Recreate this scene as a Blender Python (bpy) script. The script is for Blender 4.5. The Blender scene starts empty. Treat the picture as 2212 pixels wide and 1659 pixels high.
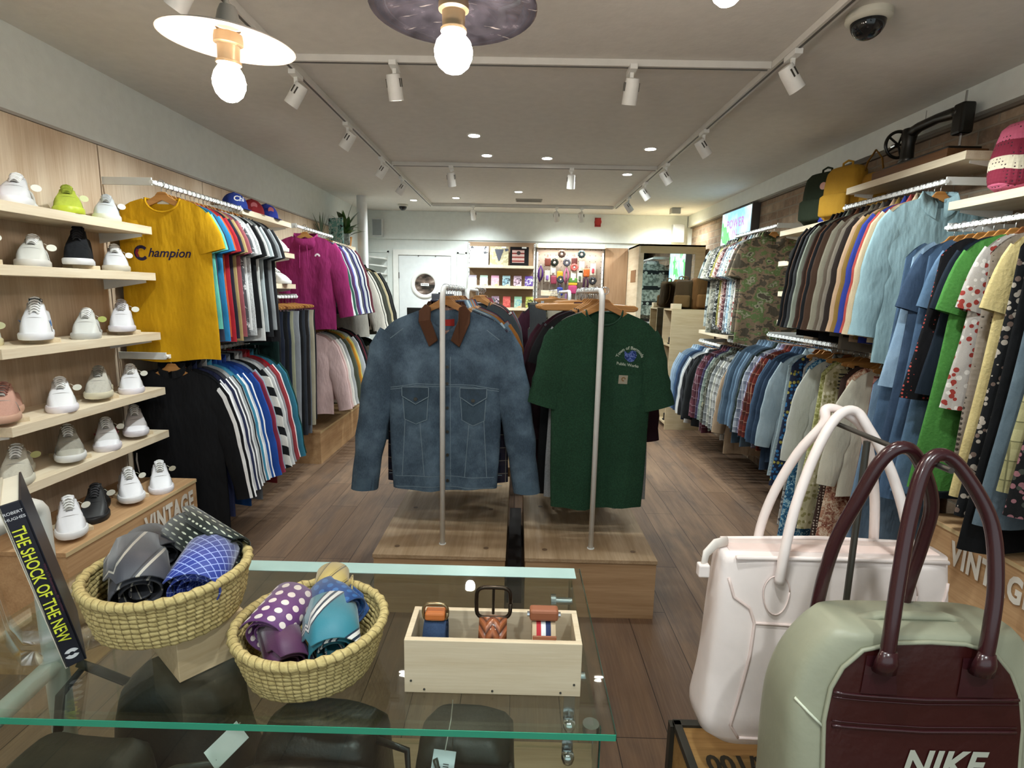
import bpy, bmesh, math, random
from mathutils import Vector, Matrix, Euler
from mathutils.bvhtree import BVHTree
import numpy as np
R = random.Random(7)
SC = bpy.context.scene
C = SC.collection
PI = math.pi

# ---------------------------------------------------------------- camera, world, exposure
FPX, PW, PH = 1178.0, 2212, 1659
cam_d = bpy.data.cameras.new('camera'); cam = bpy.data.objects.new('camera', cam_d); C.objects.link(cam)
cam_d.sensor_fit = 'HORIZONTAL'; cam_d.sensor_width = 36; cam_d.lens = 36*FPX/PW; cam_d.clip_start = .05
CR = Matrix(((0.99971236, -0.02221276, 0.00904337), (0.01256064, 0.16370703, -0.98642903), (0.02043085, 0.98625889, 0.16393894)))
cam.matrix_world = Matrix.Translation((0, 0, 1.55)) @ CR.to_4x4()
SC.camera = cam
SC.view_settings.view_transform = 'Standard'; SC.view_settings.look = 'None'
SC.view_settings.gamma = 1; SC.view_settings.use_curve_mapping = False
SC.view_settings.exposure = 0.88
SC.cycles.use_denoising = True
SC.cycles.max_bounces = 7; SC.cycles.diffuse_bounces = 4; SC.cycles.glossy_bounces = 4
SC.cycles.transparent_max_bounces = 12; SC.cycles.transmission_bounces = 6
SC.cycles.sample_clamp_indirect = 4.0
SC.cycles.caustics_reflective = False; SC.cycles.caustics_refractive = False
wd = bpy.data.worlds.new('world'); SC.world = wd; wd.use_nodes = True
wd.node_tree.nodes['Background'].inputs[0].default_value = (.84, .97, 1, 1)
wd.node_tree.nodes['Background'].inputs[1].default_value = 0.6
LAMP_K = 1.0      # one dial for every lamp in the shop

# ---------------------------------------------------------------- small helpers
def lin(h):
    if not isinstance(h, str): return tuple(h[:3])
    h = h.lstrip('#')
    v = [int(h[i:i+2], 16)/255 for i in (0, 2, 4)]
    return tuple(x/12.92 if x <= .04045 else ((x+.055)/1.055)**2.4 for x in v)
def c4(h): return lin(h)+(1,)

class NT:
    def __init__(s, name):
        s.m = bpy.data.materials.new(name); s.m.use_nodes = True
        s.t = s.m.node_tree; s.b = s.t.nodes['Principled BSDF']; s._tc = None
    def n(s, typ, **k):
        d = s.t.nodes.new('ShaderNode'+typ)
        for a, v in k.items():
            if a in ('i',):
                for key, val in v.items(): d.inputs[key].default_value = val
            else: setattr(d, a, v)
        return d
    def l(s, a, b): s.t.links.new(a, b)
    def obj(s, scale=(1, 1, 1), rot=(0, 0, 0), src='Object'):
        if s._tc is None: s._tc = s.n('TexCoord')
        mp = s.n('Mapping'); mp.inputs['Scale'].default_value = scale; mp.inputs['Rotation'].default_value = rot
        s.l(s._tc.outputs[src], mp.inputs[0]); return mp.outputs[0]
    def noise(s, vec, scale, detail=2, rough=.5):
        d = s.n('TexNoise'); d.inputs['Scale'].default_value = scale; d.inputs['Detail'].default_value = detail
        d.inputs['Roughness'].default_value = rough; s.l(vec, d.inputs['Vector']); return d.outputs[0]
    def ramp(s, fac, stops, interp='LINEAR'):
        d = s.n('ValToRGB'); cr = d.color_ramp; cr.interpolation = interp
        while len(cr.elements) < len(stops): cr.elements.new(.5)
        for e, (p, c) in zip(cr.elements, stops): e.position = p; e.color = c4(c) if isinstance(c, str) else tuple(c)+(1,) if len(c) == 3 else c
        s.l(fac, d.inputs[0]); return d.outputs[0]
    def mix(s, fac, a, b, mode='MIX'):
        d = s.n('Mix', data_type='RGBA', blend_type=mode)
        for inp, v in ((d.inputs[0], fac), (d.inputs[6], a), (d.inputs[7], b)):
            if isinstance(v, (int, float)): inp.default_value = v
            elif isinstance(v, str): inp.default_value = c4(v)
            elif isinstance(v, tuple): inp.default_value = v
            else: s.l(v, inp)
        return d.outputs[2]
    def math(s, op, a, b=0.0, clamp=False):
        d = s.n('Math', operation=op, use_clamp=clamp)
        for inp, v in ((d.inputs[0], a), (d.inputs[1], b)):
            if isinstance(v, (int, float)): inp.default_value = v
            else: s.l(v, inp)
        return d.outputs[0]
    def sep(s, vec):
        d = s.n('SeparateXYZ'); s.l(vec, d.inputs[0]); return d.outputs
    def col(s, v):
        if isinstance(v, str): s.b.inputs['Base Color'].default_value = c4(v)
        else: s.l(v, s.b.inputs['Base Color'])
    def set(s, **k):
        for a, v in k.items(): s.b.inputs[a.replace('_', ' ')].default_value = v
    def bump(s, h, strength=.3, dist=.01):
        d = s.n('Bump'); d.inputs['Strength'].default_value = strength; d.inputs['Distance'].default_value = dist
        s.l(h, d.inputs['Height']); s.l(d.outputs[0], s.b.inputs['Normal'])

MC = {}
def plain(h, rough=.5, metal=0, spec=.5, coat=0, bumpy=0, name=None):
    k = ('p', h, rough, metal, spec, coat, bumpy)
    if k in MC: return MC[k]
    t = NT(name or 'plain_'+str(h)); v = t.obj()
    t.col(t.mix(1.0, h, t.ramp(t.noise(v, 18, 3), [(0, (.9, .9, .9)), (1, (1.06, 1.06, 1.06))]), 'MULTIPLY'))
    t.set(Roughness=rough, Metallic=metal, Specular_IOR_Level=spec, Coat_Weight=coat)
    if bumpy: t.bump(t.noise(v, bumpy, 3), .25, .004)
    MC[k] = t.m; return t.m
def emit(h, s, name='glow'):
    k = ('e', h, s)
    if k in MC: return MC[k]
    m = bpy.data.materials.new(name); m.use_nodes = True; b = m.node_tree.nodes['Principled BSDF']
    b.inputs['Base Color'].default_value = (.8, .8, .8, 1); b.inputs['Emission Color'].default_value = c4(h); b.inputs['Emission Strength'].default_value = s
    MC[k] = m; return m

def wood(base, dark, axis=0, scale=1.0, rough=.55, name='plywood', contrast=1.0):
    """pale veneer with long soft grain along the given object axis"""
    k = ('w', base, dark, axis, scale, rough, contrast)
    if k in MC: return MC[k]
    t = NT(name); sc = [9*scale]*3; sc[axis] = .9*scale
    v = t.obj(tuple(sc)); n1 = t.noise(v, 1.6, 5, .62)
    sc2 = [60*scale]*3; sc2[axis] = 2.5*scale
    n2 = t.noise(t.obj(tuple(sc2)), 2, 3)
    a = t.ramp(n1, [(.3, dark), (.62, base)])
    t.col(t.mix(.35*contrast, a, t.ramp(n2, [(.3, dark), (.7, base)])))
    t.set(Roughness=rough, Specular_IOR_Level=.3); t.bump(n2, .08, .002)
    MC[k] = t.m; return t.m

def dull(h, k=.14):
    v = [int(h[i:i+2], 16) for i in (1, 3, 5)] if len(h) == 7 else [17*int(q, 16) for q in h[1:]]
    m = sum(v)/3; return '#'+''.join('%02x' % int(max(0, min(255, a+(m-a)*k))) for a in v)
def cloth(h, pat='', h2='#ffffff', h3='#222222', s=1.0):
    h, h2, h3 = dull(h, .26 if pat == 'denim' else .14), dull(h2, .26 if pat == 'denim' else .14), dull(h3)
    k = ('c', h, pat, h2, h3, s)
    if k in MC: return MC[k]
    t = NT('cloth_'+(pat or 'plain')); v = t.obj()
    fine = t.noise(v, 420, 2); big = t.noise(v, 5, 3)
    shade = t.ramp(big, [(.3, (.9, .9, .9)), (.7, (1.08, 1.08, 1.08))])
    X, Y, Z = t.sep(v)
    bumph, bs = fine, .25
    def lines(co, period, width, phase=0.0):
        f = t.math('FRACT', t.math('ADD', t.math('DIVIDE', co, period), phase+50)); return t.math('LESS_THAN', f, width)
    if pat == '': col = h
    elif pat == 'denim':
        n = t.noise(v, 9*s, 4, .6); col = t.mix(t.ramp(n, [(.38, (0, 0, 0)), (.72, (1, 1, 1))]), h, h2)
        f2 = t.noise(t.obj((300, 300, 60)), 1.5, 2); col = t.mix(.35, col, t.ramp(f2, [(.3, h), (.8, h2)]))
    elif pat == 'heather':
        col = t.mix(t.ramp(t.noise(v, 160, 2), [(.4, (0, 0, 0)), (.62, (1, 1, 1))]), h, h2)
    elif pat == 'plaid':
        a = lines(X, .07*s, .42); b = lines(Z, .07*s, .42); c = lines(X, .07*s, .06, .65); d = lines(Z, .07*s, .06, .65)
        col = t.mix(t.math('MULTIPLY', a, .5), h, h2); col = t.mix(t.math('MULTIPLY', b, .5), col, h2)
        col = t.mix(t.math('MULTIPLY', t.math('MAXIMUM', c, d), .8), col, h3)
    elif pat == 'vstripe': col = t.mix(lines(t.math('ADD', X, Y), .035*s, .35), h, h2)
    elif pat == 'hstripe': col = t.mix(lines(Z, .05*s, .4), h, h2)
    elif pat == 'bands':   # a few dark bars running across, in sets
        a = t.math('MULTIPLY', lines(Z, .02, .45), lines(Z, .22, .42)); col = t.mix(a, h, h2)
    elif pat == 'camo':
        n = t.noise(t.obj((1, 1, 1.7)), 9*s, 3, .6)
        col = t.ramp(n, [(0, h), (.43, h2), (.52, h3), (.6, '#8d8a72'), (.66, h)], 'CONSTANT')
    elif pat in ('floral', 'dots'):
        d = t.n('TexVoronoi'); d.inputs['Scale'].default_value = (42 if pat == 'floral' else 60)/s; t.l(v, d.inputs['Vector'])
        if pat == 'dots': d.inputs['Randomness'].default_value = .25
        m = t.math('LESS_THAN', d.outputs['Distance'], .42 if pat == 'floral' else .27)
        cc = t.ramp(t.sep(d.outputs['Color'])[0], [(0, h2), (.45, h3), (.75, h2)], 'CONSTANT')
        col = t.mix(m, h, cc if pat == 'floral' else h2)
    elif pat == 'print':
        n = t.noise(v, 16/s, 4, .7); col = t.ramp(n, [(0, h), (.45, h2), (.5, h), (.56, h3), (.62, h2), (.7, h)], 'CONSTANT')
    elif pat == 'crochet':
        d = t.n('TexVoronoi'); d.inputs['Scale'].default_value = 48/s; d.inputs['Randomness'].default_value = .15; t.l(v, d.inputs['Vector'])
        m = t.math('LESS_THAN', d.outputs['Distance'], .3); col = t.mix(m, h, h2); bumph, bs = d.outputs['Distance'], .8
    elif pat == 'seersucker':
        n = t.noise(v, 90, 2); col = t.mix(n, h, h2); bumph, bs = n, .9
    elif pat == 'cord':
        col = t.mix(lines(X, .006, .35), h, h2)
    elif pat == 'elephant':
        band = lines(Z, .23, .27, .05); n = t.noise(v, 26, 3); base = t.mix(t.ramp(n, [(.42, (0, 0, 0)), (.55, (1, 1, 1))]), h, h2)
        d = t.n('TexVoronoi'); d.inputs['Scale'].default_value = 16; t.l(v, d.inputs['Vector']); spot = t.math('LESS_THAN', d.outputs['Distance'], .4)
        col = t.mix(band, base, t.mix(spot, h3, h2))
    elif pat == 'chevron':
        zz = t.math('ADD', Z, t.math('MULTIPLY', t.math('ABSOLUTE', Y), -1.2)); col = t.mix(lines(zz, .13, .55), h, h2)
    elif pat == 'three':   # three narrow lines down the outer face (uses the u coordinate round the sleeve)
        uv = t.n('UVMap'); U = t.sep(uv.outputs[0])[0]
        a = t.math('MULTIPLY', t.math('LESS_THAN', t.math('ABSOLUTE', t.math('SUBTRACT', U, .5)), .17), t.math('LESS_THAN', t.math('FRACT', t.math('MULTIPLY', U, 9.0)), .5))
        col = t.mix(a, h, h2)
    col = t.mix(1.0, col, shade, 'MULTIPLY')
    col = t.mix(1.0, col, t.ramp(fine, [(.2, (.86, .86, .86)), (.8, (1.1, 1.1, 1.1))]), 'MULTIPLY')
    t.col(col); t.set(Roughness=.88, Specular_IOR_Level=.2)
    wr = t.noise(t.obj((1, 1, .38), (0, .25, 0)), 11, 3, .55); d1 = t.n('Bump'); d1.inputs['Strength'].default_value = .55; d1.inputs['Distance'].default_value = .03; t.l(wr, d1.inputs['Height'])
    d2 = t.n('Bump'); d2.inputs['Strength'].default_value = bs; d2.inputs['Distance'].default_value = .0025; t.l(bumph, d2.inputs['Height']); t.l(d1.outputs[0], d2.inputs['Normal']); t.l(d2.outputs[0], t.b.inputs['Normal'])
    MC[k] = t.m; return t.m

# ---------------------------------------------------------------- mesh collector
class MB:
    def __init__(s): s.v = []; s.f = []; s.mi = []; s.uv = {}
    def add(s, vs, fs, mi=0, uvs=None):
        o = len(s.v); s.v += [tuple(p) for p in vs]
        for i, f in enumerate(fs):
            if uvs: s.uv[len(s.f)] = uvs[i]
            s.f.append([o+j for j in f]); s.mi.append(mi)
        return s
    def box(s, x0, y0, z0, x1, y1, z1, mi=0, M=None):
        vs = [(x, y, z) for z in (z0, z1) for y in (y0, y1) for x in (x0, x1)]
        if M: vs = [M @ Vector(p) for p in vs]
        return s.add(vs, [(0, 2, 3, 1), (4, 5, 7, 6), (0, 1, 5, 4), (2, 6, 7, 3), (0, 4, 6, 2), (1, 3, 7, 5)], mi)
    def rings(s, rs, closed=True, caps=(False, False), mi=0, uv=False):
        n = len(rs[0]); vs = [p for r in rs for p in r]; fs = []; us = []
        m = n if closed else n-1
        for i in range(len(rs)-1):
            for j in range(m):
                fs.append((i*n+j, i*n+(j+1) % n, (i+1)*n+(j+1) % n, (i+1)*n+j))
                a, b = j/n, (j+1)/n; c, d = i/(len(rs)-1), (i+1)/(len(rs)-1); us.append(((a, c), (b, c), (b, d), (a, d)))
        if caps[0]: fs.append(tuple(range(n))[::-1]); us.append([(0, 0)]*n)
        if caps[1]: fs.append(tuple((len(rs)-1)*n+j for j in range(n))); us.append([(0, 0)]*n)
        return s.add(vs, fs, mi, us if uv else None)
    def tube(s, pts, r, n=8, caps=True, mi=0, flat=1.0, up=None):
        pts = [Vector(p) for p in pts]; rr = r if isinstance(r, (list, tuple)) else [r]*len(pts)
        rs = []; prev = None
        for i, p in enumerate(pts):
            t = (pts[min(i+1, len(pts)-1)]-pts[max(i-1, 0)]).normalized()
            if prev is None:
                a = Vector(up) if up else (Vector((0, 0, 1)) if abs(t.z) < .9 else Vector((0, 1, 0)))
                u = (a - t*a.dot(t)).normalized()
            else: u = (prev - t*prev.dot(t)).normalized()
            prev = u; w = t.cross(u)
            rs.append([p + (u*math.cos(2*PI*j/n)+w*math.sin(2*PI*j/n)*flat)*rr[i] for j in range(n)])
        return s.rings(rs, True, (caps, caps), mi)
    def lathe(s, prof, n=20, M=None, mi=0, caps=(False, False)):
        rs = []
        for (r, z) in prof:
            ring = [Vector((r*math.cos(2*PI*j/n), r*math.sin(2*PI*j/n), z)) for j in range(n)]
            rs.append([M @ p for p in ring] if M else ring)
        return s.rings(rs, True, caps, mi)
    def prism(s, poly, d0, d1, plane='xz', M=None, mi=0):
        """poly = list of 2D points; extruded from d0 to d1 along the missing axis"""
        def P(a, b, d):
            p = {'xz': (a, d, b), 'yz': (d, a, b), 'xy': (a, b, d)}[plane]
            return M @ Vector(p) if M else Vector(p)
        n = len(poly); vs = [P(a, b, d0) for a, b in poly]+[P(a, b, d1) for a, b in poly]
        fs = [tuple(range(n))[::-1], tuple(range(n, 2*n))]+[(j, (j+1) % n, n+(j+1) % n, n+j) for j in range(n)]
        return s.add(vs, fs, mi)
    def disc(s, c, r, axis='y', n=16, th=.001, mi=0, M=None):
        poly = [(r*math.cos(2*PI*j/n), r*math.sin(2*PI*j/n)) for j in range(n)]
        pl = {'y': 'xz', 'x': 'yz', 'z': 'xy'}[axis]; T = Matrix.Translation(c)
        return s.prism(poly, -th/2, th/2, pl, (M @ T) if M else T, mi)
    def build(s, name, mat, parent=None, smooth=False, bevel=0, loc=None, rot=None, sub=0, solid=0):
        me = bpy.data.meshes.new(name); me.from_pydata(s.v, [], s.f)
        mats = mat if isinstance(mat, (list, tuple)) else [mat]
        for m in mats: me.materials.append(m)
        if len(mats) > 1:
            me.polygons.foreach_set('material_index', s.mi)
        if s.uv:
            ul = me.uv_layers.new(name='UVMap')
            for p in me.polygons:
                if p.index in s.uv:
                    for li, u in zip(p.loop_indices, s.uv[p.index]): ul.data[li].uv = u
        bm = bmesh.new(); bm.from_mesh(me); bmesh.ops.recalc_face_normals(bm, faces=bm.faces); bm.to_mesh(me); bm.free()
        if smooth:
            me.polygons.foreach_set('use_smooth', [True]*len(me.polygons))
            if smooth != 'all':
                try: me.set_sharp_from_angle(angle=math.radians(40))
                except Exception: pass
        o = bpy.data.objects.new(name, me); C.objects.link(o)
        if parent: o.parent = parent
        if loc: o.location = loc
        if rot: o.rotation_euler = rot
        if solid:
            md = o.modifiers.new('solid', 'SOLIDIFY'); md.thickness = solid; md.offset = 0
        if sub:
            md = o.modifiers.new('sub', 'SUBSURF'); md.levels = sub; md.render_levels = sub
        if bevel:
            md = o.modifiers.new('bevel', 'BEVEL'); md.width = bevel; md.segments = 2; md.limit_method = 'ANGLE'
        return o

def tag(o, label=None, cat=None, group=None, kind=None):
    if label:
        o['label'] = label
    if cat: o['category'] = cat
    if group: o['group'] = group
    if kind: o['kind'] = kind
    return o
def thing(name, label, cat, loc=(0, 0, 0), rot=(0, 0, 0), group=None):
    o = bpy.data.objects.new(name, None); C.objects.link(o); o.empty_display_size = .05
    o.location = loc; o.rotation_euler = rot; return tag(o, label, cat, group)
def struct(o, label=None, cat=None):
    o['kind'] = 'structure'
    if label: o['label'] = label
    if cat: o['category'] = cat
    return o
def B(x0, y0, z0, x1, y1, z1): return MB().box(x0, y0, z0, x1, y1, z1)

def text_mesh(txt, size, bold=0.0, shear=0.0, align='CENTER', space=1.0):
    """flat lettering in the local XZ plane, baseline at z=0, as raw verts/faces"""
    cu = bpy.data.curves.new('t', 'FONT'); cu.body = txt; cu.size = size; cu.offset = bold; cu.shear = shear
    cu.align_x = align; cu.space_character = space; cu.resolution_u = 3
    ob = bpy.data.objects.new('t', cu); C.objects.link(ob)
    dg = bpy.context.evaluated_depsgraph_get(); me = bpy.data.meshes.new_from_object(ob.evaluated_get(dg))
    vs = [(v.co.x, 0.0, v.co.y) for v in me.vertices]; fs = [tuple(p.vertices) for p in me.polygons]
    bpy.data.objects.remove(ob); bpy.data.meshes.remove(me); bpy.data.curves.remove(cu)
    return vs, fs
def subdiv(vs, fs, maxlen=.015):
    bm = bmesh.new(); V = [bm.verts.new(v) for v in vs]
    for f in fs:
        try: bm.faces.new([V[i] for i in f])
        except ValueError: pass
    bmesh.ops.triangulate(bm, faces=bm.faces)
    for _ in range(5):
        es = [e for e in bm.edges if e.calc_length() > maxlen]
        if not es: break
        bmesh.ops.subdivide_edges(bm, edges=es, cuts=1)
        bmesh.ops.triangulate(bm, faces=[f for f in bm.faces if len(f.verts) > 4])
    bm.verts.ensure_lookup_table()
    r = [tuple(v.co) for v in bm.verts], [tuple(v.index for v in f.verts) for f in bm.faces]
    bm.free(); return r
def bvh_of(o):
    me = o.data; return BVHTree.FromPolygons([v.co for v in me.vertices], [tuple(p.vertices) for p in me.polygons])
def decal(name, vs, fs, tree, mat, parent, off=.0015, d=(0, 1, 0), maxlen=.015, flat=False):
    """lettering or a patch laid onto the cloth / leather it is printed on"""
    d = Vector(d)
    if not flat: vs, fs = subdiv(vs, fs, maxlen)
    out = []
    for p in vs:
        p = Vector(p); h = tree.ray_cast(p - d*.6, d)
        out.append(tuple((h[0] - d*off) if h[0] is not None else p))
    return MB().add(out, fs).build(name, mat, parent)
def ribbon(pts, w, n=None):
    """2D polyline in XZ -> a thin strip of quads"""
    P = [Vector((p[0], 0, p[1])) for p in pts]; Q = []
    for a, b in zip(P[:-1], P[1:]):
        k = max(1, int((b-a).length/.02))
        Q += [a.lerp(b, i/k) for i in range(k)]
    Q.append(P[-1]); vs = []; fs = []
    for i, p in enumerate(Q):
        t = (Q[min(i+1, len(Q)-1)]-Q[max(i-1, 0)]).normalized(); nn = Vector((-t.z, 0, t.x))*w/2
        vs += [tuple(p+nn), tuple(p-nn)]
    for i in range(len(Q)-1): fs.append((2*i, 2*i+1, 2*i+3, 2*i+2))
    return vs, fs

# shared materials
PLY_PINK = wood('#dccab2', '#b99d80', 2, 1.0, .6, 'plywood_wall')
PLY_PALE = wood('#e6dac2', '#cfbb9c', 1, 1.3, .5, 'birch_shelf')
PLY_TOP = wood('#b9a184', '#8f7555', 1, 1.0, .55, 'plywood_platform')
PLY_X = wood('#c9b294', '#a88a68', 0, 1.0, .55, 'plywood_x')
PLY_BOX = wood('#c6a27a', '#9e7852', 1, 1.0, .5, 'plywood_box')
BIRCH_X = wood('#d8c9ad', '#bda888', 0, 1.5, .5, 'birch_block')
HANGW = wood('#c08c52', '#94622f', 0, 3, .35, 'hanger_wood')
HANGD = wood('#8e5a34', '#663c20', 0, 3, .35, 'hanger_wood_dark')
WHITE = plain('#e8e8e4', .45); WPAINT = plain('#dadfdb', .7, bumpy=60); CEILM = plain('#dcd9d3', .9, bumpy=40)
WMETAL = plain('#e9ebea', .35, 0, .5); CHROME = plain('#c9ccd0', .18, 1.0); DARKMET = plain('#5c5a55', .4, .8)
BLACK = plain('#101012', .5); BLKPL = plain('#141416', .25)
WOODGREY = plain('#a8a59c', .5)
# ================================================================ ROOM SHELL
XL, XR, YB, HC = -2.1, 2.28, 7.5, 2.6
def floor_mat():
    t = NT('plank_floor'); v = t.obj((1, 1, 1), (0, 0, PI/2))
    br = t.n('TexBrick'); br.offset = .37; br.offset_frequency = 2; t.l(v, br.inputs['Vector'])
    br.inputs['Scale'].default_value = 1; br.inputs['Brick Width'].default_value = 1.25; br.inputs['Row Height'].default_value = .19
    br.inputs['Mortar Size'].default_value = .0018; br.inputs['Mortar Smooth'].default_value = 0
    br.inputs['Color1'].default_value = (.2, .2, .2, 1); br.inputs['Color2'].default_value = (.9, .9, .9, 1); br.inputs['Mortar'].default_value = (0, 0, 0, 1)
    br.inputs['Bias'].default_value = 0
    tone = t.ramp(br.outputs['Color'], [(0, '#624c3a'), (.5, '#775e4a'), (1, '#8b715a')])
    g = t.noise(t.obj((9, .9, 9)), 1.5, 5, .65); s2 = t.noise(t.obj((3, 1.2, 3)), 1.4, 4, .6); f = t.noise(t.obj((70, 2.5, 70)), 2, 3)
    c = t.mix(t.ramp(g, [(.35, (0, 0, 0)), (.65, (1, 1, 1))]), '#645042', tone)
    c = t.mix(t.ramp(s2, [(.52, (0, 0, 0)), (.7, (.75, .75, .75))]), c, '#544841')
    c = t.mix(t.math('MULTIPLY', t.ramp(f, [(.45, (0, 0, 0)), (.7, (1, 1, 1))]), .25), c, '#917863')
    c = t.mix(br.outputs['Fac'], c, '#33271f')
    t.col(c); t.set(Roughness=.5, Specular_IOR_Level=.35); t.bump(f, .1, .002); return t.m
def brick_mat():
    t = NT('brick'); v = t.obj((1, 1, 1))
    cmb = t.n('CombineXYZ'); X, Y, Z = t.sep(v); t.l(Y, cmb.inputs[0]); t.l(Z, cmb.inputs[1])
    br = t.n('TexBrick'); t.l(cmb.outputs[0], br.inputs['Vector']); br.inputs['Scale'].default_value = 1
    br.inputs['Brick Width'].default_value = .225; br.inputs['Row Height'].default_value = .075; br.inputs['Mortar Size'].default_value = .007; br.inputs['Mortar Smooth'].default_value = .3
    br.inputs['Color1'].default_value = (0, 0, 0, 1); br.inputs['Color2'].default_value = (1, 1, 1, 1); br.inputs['Mortar'].default_value = (.5, .5, .5, 1)
    n = t.noise(v, 9, 4, .7); n2 = t.noise(v, 50, 3)
    tone = t.ramp(br.outputs['Color'], [(0, '#6d5a4c'), (.3, '#86705c'), (.6, '#957d66'), (1, '#ac9a84')])
    c = t.mix(.55, tone, t.ramp(n, [(.3, '#5f5148'), (.5, '#8e7762'), (.72, '#b5a48e')]))
    c = t.mix(br.outputs['Fac'], c, '#8f8474'); t.col(c); t.set(Roughness=.9)
    h = t.math('SUBTRACT', t.math('MULTIPLY', n2, .3), br.outputs['Fac']); t.bump(h, .6, .008); return t.m
fl = B(-2.3, -1.6, -.05, 2.5, 7.7, 0).build('floor', floor_mat()); struct(fl, 'brown wood plank floor running down the shop', 'floor')
ce = B(-2.3, -1.6, HC, 2.5, 7.7, HC+.06).build('ceiling', CEILM); struct(ce, 'pale matt ceiling carrying the light tracks', 'ceiling')
wl = B(XL-.15, -1.6, 0, XL-.018, 7.7, HC).build('wall_left', WPAINT); struct(wl, 'white wall above the plywood panels on the left', 'wall')
yb = [-.78, .12, 1.02, 1.92, 2.825, 3.73, 4.63, 5.53, 6.43]
for a, b in zip(yb[:-1], yb[1:]):
    B(XL-.018, a+.004, 0, XL, b-.004, 2.232).build('plywood_panel', PLY_PINK, wl)
for q in yb[1:-1]: B(XL-.0185, q-.004, 0, XL-.006, q+.004, 2.232).build('seam_strip', plain('#4a3a30', .7), wl)
MB().box(XL-.018, -.8, 2.234, XL+.006, 6.45, 2.246).build('top_trim', plain('#a7a29b', .5), wl)
wr = B(XR, -1.6, 0, XR+.15, 7.7, HC).build('wall_right', brick_mat()); struct(wr, 'weathered brown brick wall on the right', 'wall')
tr = B(2.21, -1.6, 2.462, XR+.02, 7.5, HC).build('trim_1', WPAINT); struct(tr, 'white boxed beam above the brick wall', 'beam')
MB().box(2.255, -1.6, 2.446, XR, 7.5, 2.462).build('dark_batten', plain('#6f665c', .6), tr)  # dark strip put in as the shadow line under the beam
wb = B(-2.3, YB, 0, 2.5, YB+.15, HC).build('wall_back', WPAINT); struct(wb, 'white panelled wall at the far end', 'wall')
m = MB().box(-2.1, YB-.03, 2.235, 2.2, YB, 2.6); m.build('upper_boxing', WPAINT, wb, bevel=.003)
m = MB()
def pframe(m, x0, z0, x1, z1, y=YB, w=.022, d=.012):
    m.box(x0, y-d, z0, x1, y, z0+w); m.box(x0, y-d, z1-w, x1, y, z1); m.box(x0, y-d, z0, x0+w, y, z1); m.box(x1-w, y-d, z0, x1, y, z1)
pframe(m, -2.08, .3, -1.76, 2.08); pframe(m, -.84, 1.48, -.71, 2.08); pframe(m, -.84, .2, -.71, 1.42)
m.build('panel_moulding', WPAINT, wb)
fr = B(-2.3, -1.75, 0, 2.5, -1.6, 0.55).build('wall_front', WPAINT); struct(fr, 'low stall riser under the shop front, behind the camera', 'wall')

# door with the round window
d = MB(); d.box(-1.70, YB-.029, 0, -1.63, YB, 2.03); d.box(-.92, YB-.029, 0, -.85, YB, 2.03); d.box(-1.70, YB-.029, 2.03, -.85, YB, 2.10)
d1 = d.build('door_1', WHITE); struct(d1, 'white door with a round porthole window at the far end', 'door')
lf = B(-1.625, YB-.012, .005, -.925, YB-.001, 2.024).build('door_leaf', plain('#dfe3e4', .5), d1, bevel=.003)
px, pz = -1.275, 1.645
MB().lathe([(.135, 0), (.14, .014), (.16, .02), (.185, .016), (.195, 0)], 40, Matrix.Translation((px, YB-.012, pz)) @ Matrix.Rotation(PI/2, 4, 'X')).build('porthole_ring', WHITE, d1, smooth='all')
tg = NT('porthole_glass'); n_ = tg.noise(tg.obj((4, 4, 9), (0, .6, 0)), 1.6, 3); tg.col(tg.ramp(n_, [(.4, '#2a2724'), (.6, '#7b6a60'), (.66, '#a89a90')])); tg.set(Roughness=.1)
MB().disc((px, YB-.013, pz), .137, 'y', 32, .004).build('porthole_glass', tg.m, d1)
B(px-.055, YB-.019, pz-.02, px+.055, YB-.016, pz+.015).build('private_sign', plain('#e8e8e8', .5), d1)
tv, tf = text_mesh('Private', .03, .0004); MB().add([(x+px, YB-.0195, z+pz-.012) for x, y, z in tv], tf).build('sign_lettering', BLACK, d1)
MB().box(-1.63, YB-.02, 1.72, -1.62, YB-.01, 1.80).box(-1.63, YB-.02, .3, -1.62, YB-.01, .38).build('hinge', DARKMET, d1)
MB().tube([(-1.0, YB-.012, 1.02), (-1.0, YB-.05, 1.02), (-1.09, YB-.05, 1.02)], .009, 8).build('handle', CHROME, d1)
for q in (-1.36, -1.13): MB().disc((q, YB-.02, 2.02), .008, 'y', 10, .01).build('stop_bolt', DARKMET, d1)
# round white pipe column by the plant
cl = MB().lathe([(.058, 0), (.058, HC)], 24, Matrix.Translation((-1.80, 6.40, 0))).build('column', plain('#dfe2e2', .45), smooth=True); struct(cl, 'round white pipe column beside the potted plant', 'column')

# ================================================================ LIGHTS
def track(name, a, b, label):
    a, b = Vector(a), Vector(b); w = .018
    m = MB()
    if abs(a.x-b.x) < .001: m.box(a.x-w, a.y, HC-.03, a.x+w, b.y, HC-.001)
    else: m.box(a.x, a.y-w, HC-.03, b.x, a.y+w, HC-.001)
    o = tag(m.build(name, plain('#d8d6d0', .4)), label, 'light track', 'ceiling light tracks')
    m = MB()
    if abs(a.x-b.x) < .001: m.box(a.x-.005, a.y+.01, HC-.0325, a.x+.005, b.y-.01, HC-.03)
    else: m.box(a.x+.01, a.y-.005, HC-.0325, b.x-.01, a.y+.005, HC-.03)
    m.build('groove', plain('#55524e', .5), o)
track('light_track', (-1.09, -1.2, 0), (-1.09, 6.85, 0), 'long white light track down the left of the ceiling')
track('light_track', (1.13, -1.2, 0), (1.13, 6.76, 0), 'long white light track down the right of the ceiling')
track('light_track', (-1.07, 2.68, 0), (1.11, 2.68, 0), 'cross light track nearest the pendants')
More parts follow.
